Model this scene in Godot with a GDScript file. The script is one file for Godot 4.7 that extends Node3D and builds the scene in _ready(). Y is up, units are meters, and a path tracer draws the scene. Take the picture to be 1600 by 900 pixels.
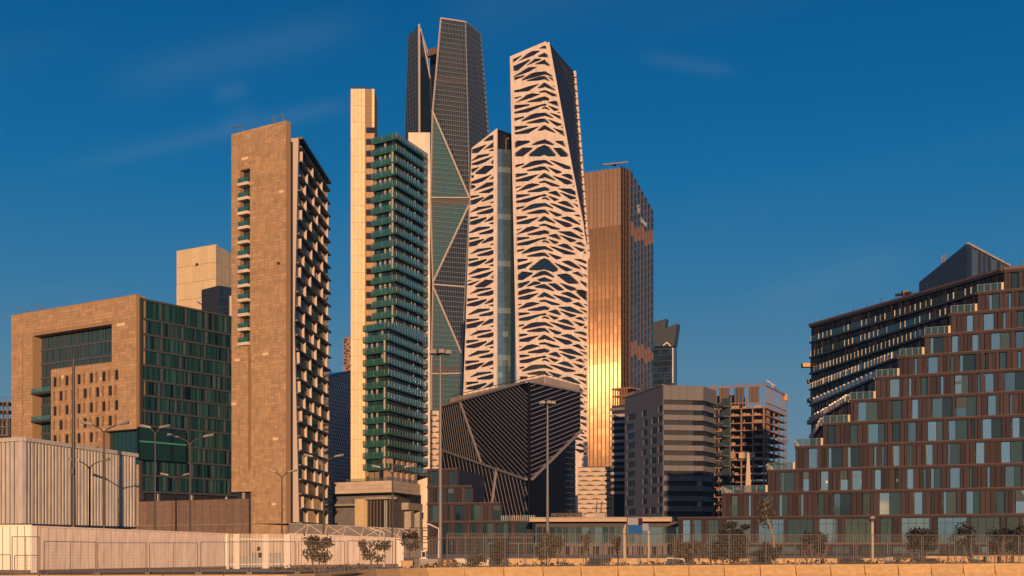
extends Node3D
# A business district at sunset seen over a road barrier. Units are metres, y is up, the camera looks along -z.

const FOCAL := 2078.0     # focal length in survey units (the survey sheet is 1600 x 900)
const HORIZON := 850.0
const EYE := 2.2
const EXPOSURE := 1.12
const UP := Vector3.UP

var rng := RandomNumberGenerator.new()
var mats := {}
var unit_box: ArrayMesh
var used := {}

# ------------------------------------------------------------------ survey helpers
func spot(x: float, d: float, h := 0.0) -> Vector3:          # a bearing and a distance to a point h above the ground
	return Vector3((x - 800.0) / FOCAL * d, h, -d)

func rise(y: float, d: float) -> float:                       # height of a sighting at distance d
	return EYE + (HORIZON - y) / FOCAL * d

func sight(x: float, y: float, d: float) -> Vector3:
	return spot(x, d, rise(y, d))

class Face:
	var o: Vector3
	var u: Vector3
	var n: Vector3
	var w: float
	func at(a: float, b: float, d := 0.0) -> Vector3:
		return o + u * a + Vector3.UP * b + n * d
	func xf(a0: float, a1: float, b0: float, b1: float, d0: float, d1: float) -> Transform3D:
		return Transform3D(Basis(u * (a1 - a0), Vector3.UP * (b1 - b0), n * (d1 - d0)), at(a0, b0, d0))
	func ab(x: float, y: float) -> Vector2:                   # sighting -> metres on this face
		var dir := Vector3((x - 800.0) / 2078.0, (850.0 - y) / 2078.0, -1.0)
		var eye := Vector3(0, 2.2, 0)
		var t: float = (o - eye).dot(n) / dir.dot(n)
		var p := eye + dir * t - o
		return Vector2(p.dot(u), p.y)

func face(p: Vector3, q: Vector3) -> Face:                    # p left, q right as seen from in front
	var f := Face.new()
	f.o = Vector3(p.x, 0, p.z)
	var e := Vector3(q.x - p.x, 0, q.z - p.z)
	f.w = e.length()
	f.u = e / f.w
	f.n = f.u.cross(UP)
	return f

func facex(xa: float, da: float, xb: float, db: float) -> Face:
	return face(spot(xa, da), spot(xb, db))

# ------------------------------------------------------------------ mesh helpers
class Buf:
	var v := PackedVector3Array()
	var n := PackedVector3Array()
	var c := PackedColorArray()
	var tint := Color(1, 1, 1)
	func tri(p: Vector3, q: Vector3, r: Vector3, out: Vector3) -> void:
		var k := (q - p).cross(r - p)
		if k.length_squared() < 1e-12:
			return
		k = k.normalized()
		if k.dot(out) > 0.0:
			v.append_array([p, r, q])
		else:
			v.append_array([p, q, r])
			k = -k
		n.append_array([k, k, k])
		c.append_array([tint, tint, tint])
	func quad(p: Vector3, q: Vector3, r: Vector3, s: Vector3, out: Vector3) -> void:
		tri(p, q, r, out)
		tri(p, r, s, out)
	func hexa(a: Array) -> void:                              # 0..3 one side in order, 4..7 the other side
		var m: Vector3 = (a[0] + a[1] + a[2] + a[3] + a[4] + a[5] + a[6] + a[7]) / 8.0
		for f in [[0, 1, 2, 3], [4, 5, 6, 7], [0, 1, 5, 4], [1, 2, 6, 5], [2, 3, 7, 6], [3, 0, 4, 7]]:
			var k: Vector3 = (a[f[0]] + a[f[1]] + a[f[2]] + a[f[3]]) / 4.0 - m
			quad(a[f[0]], a[f[1]], a[f[2]], a[f[3]], k)
	func box(t: Transform3D) -> void:
		hexa([t * Vector3(0, 0, 0), t * Vector3(1, 0, 0), t * Vector3(1, 1, 0), t * Vector3(0, 1, 0), t * Vector3(0, 0, 1), t * Vector3(1, 0, 1), t * Vector3(1, 1, 1), t * Vector3(0, 1, 1)])
	func tube(p: Vector3, q: Vector3, r0: float, r1: float, k := 8) -> void:
		var ax := (q - p).normalized()
		var s := ax.cross(Vector3.UP if absf(ax.y) < 0.9 else Vector3.RIGHT).normalized()
		var t := ax.cross(s)
		for i in k:
			var e0 := s * cos(TAU * i / k) + t * sin(TAU * i / k)
			var e1 := s * cos(TAU * (i + 1) / k) + t * sin(TAU * (i + 1) / k)
			quad(p + e0 * r0, p + e1 * r0, q + e1 * r1, q + e0 * r1, e0 + e1)
			tri(p, p + e0 * r0, p + e1 * r0, -ax)
			tri(q, q + e0 * r1, q + e1 * r1, ax)
	func prism(pts: Array, y0: float, y1s: Array) -> void:    # a plan polygon raised to a height at each corner
		var m := Vector3.ZERO
		var flat := PackedVector2Array()
		for p in pts:
			m += p
			flat.append(Vector2(p.x, p.z))
		m /= pts.size()
		for i in pts.size():
			var j := (i + 1) % pts.size()
			var a: Vector3 = pts[i]
			var b: Vector3 = pts[j]
			var e := (b - a).cross(Vector3.UP)
			if e.dot((a + b) / 2.0 - m) < 0.0:
				e = -e
			quad(Vector3(a.x, y0, a.z), Vector3(b.x, y0, b.z), Vector3(b.x, y1s[j], b.z), Vector3(a.x, y1s[i], a.z), e)
		var ids := Geometry2D.triangulate_polygon(flat)
		for k in range(0, ids.size(), 3):
			var a: Vector3 = pts[ids[k]]
			var b: Vector3 = pts[ids[k + 1]]
			var d: Vector3 = pts[ids[k + 2]]
			tri(Vector3(a.x, y1s[ids[k]], a.z), Vector3(b.x, y1s[ids[k + 1]], b.z), Vector3(d.x, y1s[ids[k + 2]], d.z), Vector3.UP)
			tri(Vector3(a.x, y0, a.z), Vector3(b.x, y0, b.z), Vector3(d.x, y0, d.z), Vector3.DOWN)
	func mesh(from := Vector3.ZERO) -> ArrayMesh:
		var vv := v
		if from != Vector3.ZERO:
			vv = PackedVector3Array(v)
			for i in vv.size():
				vv[i] -= from
		var a := []
		a.resize(Mesh.ARRAY_MAX)
		a[Mesh.ARRAY_VERTEX] = vv
		a[Mesh.ARRAY_NORMAL] = n
		a[Mesh.ARRAY_COLOR] = c
		var m := ArrayMesh.new()
		if v.size():
			m.add_surface_from_arrays(Mesh.PRIMITIVE_TRIANGLES, a)
		return m

func plate(b: Buf, f: Face, outer: PackedVector2Array, holes: Array, thick: float, d := 0.0, seam := -1e6) -> void:
	# a wall sheet with openings, their reveals and its own outer edge
	var polys: Array = [outer]
	for h in holes:
		var lo := Vector2(1e9, 1e9)
		var hi := -lo
		for p in h:
			lo = lo.min(p)
			hi = hi.max(p)
		var cx := (lo.x + hi.x) / 2.0
		var next: Array = []
		for q in polys:
			var ql := Vector2(1e9, 1e9)
			var qh := -ql
			for p in q:
				ql = ql.min(p)
				qh = qh.max(p)
			if ql.x > hi.x or qh.x < lo.x or ql.y > hi.y or qh.y < lo.y:
				next.append(q)
				continue
			for side in [[-1e4, cx], [cx, 1e4]]:
				var half := PackedVector2Array([Vector2(side[0], -1e4), Vector2(side[1], -1e4), Vector2(side[1], 1e4), Vector2(side[0], 1e4)])
				for part_of in Geometry2D.intersect_polygons(q, half):
					for rest in Geometry2D.clip_polygons(part_of, h):
						if not Geometry2D.is_polygon_clockwise(rest):
							next.append(rest)
		polys = next
	for q in polys:
		var ids := Geometry2D.triangulate_polygon(q)
		for k in range(0, ids.size(), 3):
			b.tri(f.at(q[ids[k]].x, q[ids[k]].y, d), f.at(q[ids[k + 1]].x, q[ids[k + 1]].y, d), f.at(q[ids[k + 2]].x, q[ids[k + 2]].y, d), f.n)
	for ring in holes + [outer]:
		var m := Vector2.ZERO
		for p in ring:
			m += p / ring.size()
		for i in ring.size():
			var p: Vector2 = ring[i]
			var q: Vector2 = ring[(i + 1) % ring.size()]
			if absf(p.x - seam) < 0.03 and absf(q.x - seam) < 0.03:
				continue                                      # a fold that another sheet takes over
			var w := ((p + q) / 2.0 - m)
			var o3 := f.u * w.x + UP * w.y
			if not (ring == outer):
				o3 = -o3
			b.quad(f.at(p.x, p.y, d), f.at(q.x, q.y, d), f.at(q.x, q.y, d - thick), f.at(p.x, p.y, d - thick), o3)

func sheet(b: Buf, f: Face, poly: PackedVector2Array, d: float, thick := 0.0) -> void:
	plate(b, f, poly, [], thick, d)

func rect(a0: float, a1: float, b0: float, b1: float) -> PackedVector2Array:
	return PackedVector2Array([Vector2(a0, b0), Vector2(a1, b0), Vector2(a1, b1), Vector2(a0, b1)])

func barx(p: Vector3, q: Vector3, t1: float, t2: float, side := Vector3.ZERO) -> Transform3D:   # a bar from p to q, t1 across, t2 deep (towards side)
	var ax := q - p
	var z := side
	if z == Vector3.ZERO:
		z = Vector3.BACK if absf(ax.normalized().z) < 0.9 else Vector3.RIGHT
	z = (z - ax * (z.dot(ax) / ax.length_squared())).normalized()
	var y := z.cross(ax.normalized())
	return Transform3D(Basis(ax, y * t1, z * t2), p - y * t1 / 2.0 - z * t2 / 2.0)

# ------------------------------------------------------------------ scene-tree helpers
func numbered(called: String, parent: Node) -> String:
	var key := "%d/%s" % [parent.get_instance_id(), called]
	var k: int = used.get(key, 0)
	used[key] = k + 1
	return called if k == 0 else "%s_%03d" % [called, k]

func thing(called: String, label: String, category: String, at := Vector3.ZERO, group := "") -> Node3D:
	var o := Node3D.new()
	o.name = numbered(called, self)
	add_child(o)
	o.position = at
	o.set_meta("label", label)
	o.set_meta("category", category)
	if group:
		o.set_meta("group", group)
	return o

func origin_of(p: Node) -> Vector3:
	var at := Vector3.ZERO
	while p != self and p is Node3D:
		at += p.position
		p = p.get_parent()
	return at

func part(called: String, b: Buf, m: Material, parent: Node) -> MeshInstance3D:
	var o := MeshInstance3D.new()
	o.mesh = b.mesh(origin_of(parent))
	o.name = numbered(called, parent)
	o.material_override = m
	parent.add_child(o)
	return o

func bp(called: String, t: Transform3D, m: Material, parent: Node) -> MeshInstance3D:   # a box part, all boxes share one mesh
	var o := MeshInstance3D.new()
	o.mesh = unit_box
	o.name = numbered(called, parent)
	o.material_override = m
	o.transform = Transform3D(t.basis, t.origin - origin_of(parent))
	parent.add_child(o)
	return o

func stuff(o: Node) -> Node:
	o.set_meta("kind", "stuff")
	return o

func struct(called: String, b: Buf, m: Material) -> void:
	part(called, b, m, self).set_meta("kind", "structure")

func lot_end(called: String, items: Array, parent: Node, most := 300) -> void:   # items: [Transform3D, Material]; the largest as parts, the rest one part of kind stuff
	items.sort_custom(func(x, y): return x[2] > y[2])
	var rest := {}
	for i in items.size():
		if i < most:
			bp(called, items[i][0], items[i][1], parent)
		else:
			var m: Material = items[i][1]
			if not rest.has(m):
				rest[m] = Buf.new()
			rest[m].box(items[i][0])
	if rest.size():
		var am := ArrayMesh.new()
		var k := 0
		var o := MeshInstance3D.new()
		for m in rest:
			var one: ArrayMesh = rest[m].mesh(origin_of(parent))
			am.add_surface_from_arrays(Mesh.PRIMITIVE_TRIANGLES, one.surface_get_arrays(0))
			am.surface_set_material(k, m)
			k += 1
		o.mesh = am
		o.name = numbered(called, parent)
		parent.add_child(o)
		stuff(o)

func put(items: Array, t: Transform3D, m: Material) -> void:
	var s := [t.basis.x.length(), t.basis.y.length(), t.basis.z.length()]
	s.sort()
	items.append([t, m, s[2] * s[1] * 1000.0 / maxf(80.0, -t.origin.z) + s[0] * 0.01])

# ------------------------------------------------------------------ materials
func noise_tex(called: String, freq: float, lo: float, kind: int, size := 512, normal := false, oct := 4) -> NoiseTexture2D:
	var key := "tex " + called
	if mats.has(key):
		return mats[key]
	var nz := FastNoiseLite.new()
	nz.seed = hash(called) % 1000
	nz.noise_type = kind
	nz.frequency = freq
	nz.fractal_octaves = oct
	var t := NoiseTexture2D.new()
	t.width = size
	t.height = size
	t.seamless = true
	t.noise = nz
	if normal:
		t.as_normal_map = true
		t.bump_strength = 3.0
	else:
		var g := Gradient.new()
		g.set_color(0, Color(lo, lo, lo))
		g.set_color(1, Color(1, 1, 1))
		t.color_ramp = g
	mats[key] = t
	return t

func mat(called: String, c: Color, rough := 0.8, metal := 0.0, grain := "", scale := Vector3(0.2, 0.2, 0.2), spec := 0.5) -> StandardMaterial3D:
	if mats.has(called):
		return mats[called]
	var m := StandardMaterial3D.new()
	m.resource_name = called
	m.albedo_color = c.linear_to_srgb()
	m.roughness = rough
	m.metallic = metal
	m.metallic_specular = spec
	if grain == "blotch":
		m.albedo_texture = noise_tex("blotch", 0.012, 0.80, FastNoiseLite.TYPE_SIMPLEX_SMOOTH)
	elif grain == "grit":
		m.albedo_texture = noise_tex("grit", 0.06, 0.86, FastNoiseLite.TYPE_PERLIN)
	elif grain == "cells":
		m.albedo_texture = noise_tex("cells", 0.03, 0.7, FastNoiseLite.TYPE_VALUE, 512, false, 2)
	if grain:
		m.uv1_triplanar = true
		m.uv1_world_triplanar = true
		m.uv1_scale = scale
	mats[called] = m
	return m

func glass(called: String, c: Color, rough := 0.06, spec := 0.6) -> StandardMaterial3D:
	return mat(called, c, rough, 0.0, "", Vector3.ONE, spec)

func clear_glass(called: String, c: Color, alpha: float) -> StandardMaterial3D:
	var m := mat(called, c, 0.08)
	m.transparency = BaseMaterial3D.TRANSPARENCY_ALPHA
	m.albedo_color.a = alpha
	return m

func tones(called: String, c: Color, k: int, spread: float, rough := 0.85, metal := 0.0, grain := "", scale := Vector3(0.2, 0.2, 0.2)) -> Array:
	var out := []
	for i in k:
		var s := 1.0 + spread * (2.0 * i / (k - 1) - 1.0)
		var w := 1.0 + spread * 0.25 * sin(i * 2.3)
		out.append(mat("%s %d" % [called, i], Color(c.r * s * w, c.g * s, c.b * s / w), rough, metal, grain, scale))
	return out

func pick(a: Array):
	return a[rng.randi() % a.size()]

# ------------------------------------------------------------------ the place
func _ready() -> void:
	rng.seed = 7
	unit_box = (func():
		var b := Buf.new()
		b.box(Transform3D())
		return b.mesh()).call()
	set_camera_and_light()
	set_palette()
	ground()
	# the large structure, from the left
	scaffolded_block()
	stone_glass_block()
	cream_block()
	sandstone_tower()
	distant_pair()
	balcony_tower()
	podium_block()
	faceted_tower()
	lattice_towers()
	bronze_tower()
	horned_tower()
	striped_block()
	scalloped_hall()
	banded_block()
	louvred_block()
	concrete_frame()
	stepped_wing()
	glass_pavilion()
	stepped_block()
	blue_gable()
	# the near objects
	ribbed_shed()
	brown_screen_wall()
	hoardings_and_gate()
	truss_canopy()
	barrier_and_fences()
	lamps_and_masts()
	trees_and_bushes()
	small_things()

func set_camera_and_light() -> void:
	var cam := Camera3D.new()
	cam.name = "camera"
	add_child(cam)
	cam.position = Vector3(0, EYE, 0)
	cam.keep_aspect = Camera3D.KEEP_HEIGHT
	cam.set_frustum(900.0 / FOCAL, Vector2(0, (HORIZON - 450.0) / FOCAL), 1.0, 20000.0)
	cam.current = true
	var sun := DirectionalLight3D.new()
	sun.name = "sun"
	add_child(sun)
	var az := deg_to_rad(3.0)
	var el := deg_to_rad(6.8)
	var to := Vector3(sin(az) * cos(el), sin(el), cos(az) * cos(el))
	sun.look_at_from_position(Vector3.ZERO, -to, UP)
	sun.light_color = Color(1.0, 0.79, 0.60)
	sun.light_energy = 1.5
	sun.light_angular_distance = 0.5
	sun.shadow_enabled = true
	var env := Environment.new()
	env.background_mode = Environment.BG_SKY
	var pm := PanoramaSkyMaterial.new()
	pm.panorama = evening_sky(to)
	var sky := Sky.new()
	sky.sky_material = pm
	env.sky = sky
	env.tonemap_mode = Environment.TONE_MAPPER_LINEAR
	env.tonemap_exposure = EXPOSURE
	env.fog_enabled = true
	env.fog_light_color = Color(0.30, 0.58, 0.80)
	env.fog_density = 0.00005
	env.sdfgi_enabled = true
	env.ssao_enabled = true
	env.ssil_enabled = true
	var we := WorldEnvironment.new()
	we.name = "world"
	we.environment = env
	add_child(we)

func evening_sky(to: Vector3) -> ImageTexture:                 # clear dusk air by elevation, warmer towards the low sun, with a few wisps of high cloud
	var w := 2048
	var h := 1024
	var streaks := [[90, 262, 560, 158, 18.0, 0.17], [335, 152, 385, 138, 17.0, 0.12], [345, 205, 400, 165, 20.0, 0.10], [170, 130, 560, 30, 50.0, 0.07], [1000, 86, 1150, 114, 15.0, 0.09], [1180, 470, 1420, 400, 40.0, 0.07], [470, 590, 650, 520, 40.0, 0.10], [700, 40, 1000, -30, 60.0, 0.06]]
	var im := Image.create(w, h, false, Image.FORMAT_RGBF)
	var steps := [[-90.0, 0.10, 0.085, 0.07], [-3.0, 0.20, 0.165, 0.13], [-0.5, 0.24, 0.22, 0.20], [0.0, 0.24, 0.30, 0.33], [2.0, 0.20, 0.285, 0.345], [5.0, 0.135, 0.257, 0.355], [8.0, 0.080, 0.220, 0.357], [11.0, 0.034, 0.182, 0.360], [15.0, 0.0085, 0.147, 0.348], [18.0, 0.003, 0.122, 0.318], [22.0, 0.0012, 0.098, 0.276], [35.0, 0.001, 0.070, 0.21], [60.0, 0.001, 0.052, 0.165], [90.0, 0.001, 0.044, 0.145]]
	var a := FastNoiseLite.new()
	a.seed = 11
	a.frequency = 0.008
	a.fractal_octaves = 5
	var m := FastNoiseLite.new()
	m.seed = 5
	m.frequency = 0.006
	m.fractal_octaves = 2
	for y in h:
		var el := 90.0 - 180.0 * (y + 0.5) / h
		var k := 0
		while k < steps.size() - 2 and el > steps[k + 1][0]: k += 1
		var f := clampf((el - steps[k][0]) / (steps[k + 1][0] - steps[k][0]), 0, 1)
		var base := Vector3(lerpf(steps[k][1], steps[k + 1][1], f), lerpf(steps[k][2], steps[k + 1][2], f), lerpf(steps[k][3], steps[k + 1][3], f)) / EXPOSURE
		var ce := cos(deg_to_rad(el))
		var se := sin(deg_to_rad(el))
		for x in w:
			var az := TAU * (x + 0.5) / w          # column 0 looks along -z
			var c := base
			if el > -2.0:
				var d := ce * (sin(az) * to.x + cos(az) * -to.z) + se * to.y
				var ang := rad_to_deg(acos(clampf(d, -1, 1)))
				if ang < 100.0:
					c += Vector3(0.75, 0.43, 0.20) * exp(-ang / 16.0) + Vector3(0.12, 0.085, 0.05) * exp(-ang / 45.0) * exp(-el / 20.0)
				if el > 5.0 and el < 60.0:
					var px := float(x)
					var py := float(y)
					var wisp := 0.0
					if az < 0.6 or az > TAU - 0.6:
						var sx := 800.0 + FOCAL * tan(az)
						var sy := HORIZON - FOCAL * tan(deg_to_rad(el)) / cos(az)
						var grain := 0.55 + 0.9 * a.get_noise_2d(sx * 0.10 + sy * 0.22, sy * 0.85 + sx * 0.18)
						for s in streaks:
							var p := Vector2(sx, sy)
							var q0 := Vector2(s[0], s[1])
							var q1 := Vector2(s[2], s[3])
							var along: float = clampf((p - q0).dot(q1 - q0) / (q1 - q0).length_squared(), -0.15, 1.15)
							var off: float = p.distance_to(q0.lerp(q1, along)) / s[4]
							wisp += s[5] * exp(-off * off * 2.0) * clampf(grain, 0, 1.4) * smoothstep(-0.15, 0.25, along) * (1.0 - smoothstep(0.75, 1.15, along))
					c = c.lerp(Vector3(0.26, 0.36, 0.44) / EXPOSURE, minf(wisp, 0.5))
					var v := a.get_noise_2d(px * 0.22 + py * 0.35, py * 2.2 + px * 0.42) * 0.5 + 0.5
					var q := m.get_noise_2d(px * 0.6, py * 1.2) * 0.5 + 0.5
					v = smoothstep(0.48, 0.80, v) * smoothstep(0.42, 0.66, q) * smoothstep(0.0, 140.0, float(mini(x, w - x)))
					c = c.lerp(Vector3(0.30, 0.36, 0.42) / EXPOSURE, v * 0.14)
			im.set_pixel(x, y, Color(c.x, c.y, c.z))
	return ImageTexture.create_from_image(im)

func set_palette() -> void:
	mat("stone", Color(0.46, 0.30, 0.165), 0.85, 0.0, "blotch", Vector3(0.05, 0.05, 0.05))
	tones("stone tile", Color(0.50, 0.325, 0.175), 6, 0.15, 0.85, 0.0, "blotch", Vector3(0.22, 0.03, 0.22))
	mat("pale tile", Color(0.70, 0.52, 0.30), 0.85)
	mat("stone joint", Color(0.30, 0.19, 0.10), 0.9)
	mat("cream panel", Color(0.74, 0.57, 0.34), 0.55, 0.0, "grit", Vector3(0.05, 0.02, 0.05))
	tones("cream", Color(0.74, 0.58, 0.33), 4, 0.05, 0.5, 0.0, "grit", Vector3(0.06, 0.03, 0.06))
	mat("white panel", Color(0.80, 0.675, 0.565), 0.7, 0.0, "blotch", Vector3(0.10, 0.012, 0.10))
	mat("white wall", Color(0.78, 0.68, 0.54), 0.7, 0.0, "blotch", Vector3(0.03, 0.01, 0.03))
	mat("grey frame", Color(0.080, 0.092, 0.105), 0.5, 0.2)
	mat("dark frame", Color(0.05, 0.055, 0.06), 0.5, 0.2)
	mat("dark core", Color(0.02, 0.023, 0.03), 0.7)
	mat("light fin", Color(0.50, 0.40, 0.31), 0.7)
	mat("pilaster stone", Color(0.42, 0.35, 0.29), 0.75)
	mat("concrete", Color(0.40, 0.36, 0.31), 0.85, 0.0, "blotch", Vector3(0.06, 0.06, 0.06))
	mat("concrete dark", Color(0.20, 0.19, 0.185), 0.85, 0.0, "blotch", Vector3(0.05, 0.05, 0.05))
	mat("bronze cladding", Color(0.056, 0.035, 0.032), 0.55, 0.25, "grit", Vector3(0.5, 0.05, 0.5))
	tones("bronze fin", Color(0.047, 0.031, 0.030), 4, 0.26, 0.5, 0.25)
	mat("metal", Color(0.45, 0.43, 0.40), 0.35, 0.8)
	mat("galvanised", Color(0.22, 0.205, 0.19), 0.5, 0.4, "grit", Vector3(1.0, 0.3, 1.0))
	mat("lamp steel", Color(0.075, 0.068, 0.062), 0.55, 0.3, "grit", Vector3(1.0, 0.3, 1.0))
	mat("black", Color(0.012, 0.012, 0.014), 0.6)
	glass("blue glass", Color(0.012, 0.022, 0.035), 0.05, 0.7)
	glass("dark glass", Color(0.010, 0.014, 0.022), 0.06, 0.6)
	glass("navy glass", Color(0.012, 0.017, 0.034), 0.12, 0.5)
	glass("teal glass", Color(0.012, 0.045, 0.050), 0.10, 0.5)
	glass("green glass", Color(0.014, 0.056, 0.070), 0.10, 0.6)
	glass("shaded glass", Color(0.014, 0.018, 0.026), 0.25, 0.2)
	glass("pale glass", Color(0.10, 0.16, 0.17), 0.06, 0.8)

func ground() -> void:
	var b := Buf.new()
	b.quad(Vector3(-9000, 0, 60), Vector3(9000, 0, 60), Vector3(9000, 0, -14000), Vector3(-9000, 0, -14000), UP)
	struct("ground", b, mat("sand", Color(0.36, 0.28, 0.19), 0.95, 0.0, "blotch", Vector3(0.03, 0.03, 0.03)))

# stone courses laid over a face: tiles of uneven length, left out where holes are
func courses(f: Face, d: float, proud: float, top: Callable, bottom: Callable, a_lo: float, a_hi: float, holes: Array, h: float, l0: float, l1: float, parent: Node, pale := 0.004) -> void:
	var items := []
	var y := 0.0
	var hi := maxf(top.call(a_lo), top.call(a_hi))
	while y < hi:
		var a := a_lo
		while a < a_hi - 0.05:
			var e := minf(a + rng.randf_range(l0, l1), a_hi)
			if a_hi - e < 0.4:
				e = a_hi
			var t0 := maxf(y, maxf(bottom.call(a + 0.01), bottom.call(e - 0.01)))
			var t1 := minf(y + h - 0.035, minf(top.call(a), top.call(e)))
			if t1 > t0 + 0.03:
				var spans := [[a, e]]
				for q in holes:                                # rectangles [a0, a1, b0, b1]
					if q[2] < t1 - 0.02 and q[3] > t0 + 0.02:
						var next := []
						for s in spans:
							if q[0] >= s[1] or q[1] <= s[0]:
								next.append(s)
							else:
								if q[0] > s[0] + 0.05: next.append([s[0], q[0]])
								if q[1] < s[1] - 0.05: next.append([q[1], s[1]])
						spans = next
				for s in spans:
					var m = mats["pale tile"] if rng.randf() < pale else mats["stone tile %d" % [int(clampf(rng.randfn(2.5, 1.3), 0, 5))]]
					put(items, f.xf(s[0] + 0.02, s[1] - 0.02, t0, t1, d, d + proud + rng.randf() * 0.03), m)
			a = e
		y += h
	lot_end("stone_tile", items, parent)

func rect_of(f: Face, x0: float, y0: float, x1: float, y1: float) -> Array:   # sighted corners -> [a0, a1, b0, b1]
	var p := f.ab(x0, y1)
	var q := f.ab(x1, y0)
	return [minf(p.x, q.x), maxf(p.x, q.x), minf(p.y, q.y), maxf(p.y, q.y)]

# ------------------------------------------------------------------ far left
func scaffolded_block() -> void:
	var f := facex(-45, 560, 19, 560)
	var t := thing("unfinished_block", "dark unfinished building wrapped in scaffolding at the left edge", "building", f.at(0, 0))
	var b := Buf.new()
	b.box(f.xf(1, f.w - 1.5, 0, rise(655, 560), -16, -2))
	part("core", b, mat("raw brown", Color(0.10, 0.075, 0.06), 0.9), t)
	var k := 0
	for y in [627, 640, 653, 666, 679]:
		var v := rise(y, 560)
		bp("floor_slab", f.xf(0, f.w - k * 0.4, v - 0.5, v, -16, 0.0), mats["concrete dark"], t)
		for i in 9:
			var a: float = 1.0 + i * (f.w - 3.5) / 8.0
			if k < 4:
				bp("column", f.xf(a, a + 0.5, v - 3.4, v - 0.5, -0.8, -0.3), mats["concrete dark"], t)
		k += 1
	for i in 14:
		var a := 0.4 + i * f.w / 14.5
		bp("scaffold_pole", f.xf(a, a + 0.12, 30, rise(rng.randf_range(618, 632), 560), 0.5, 0.62), mats["lamp steel"], t)
	for y in [622, 634, 646, 658, 672]:
		var v := rise(y, 560)
		bp("scaffold_rail", f.xf(0, f.w - 1, v, v + 0.14, 0.64, 0.78), mats["lamp steel"], t)

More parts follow.
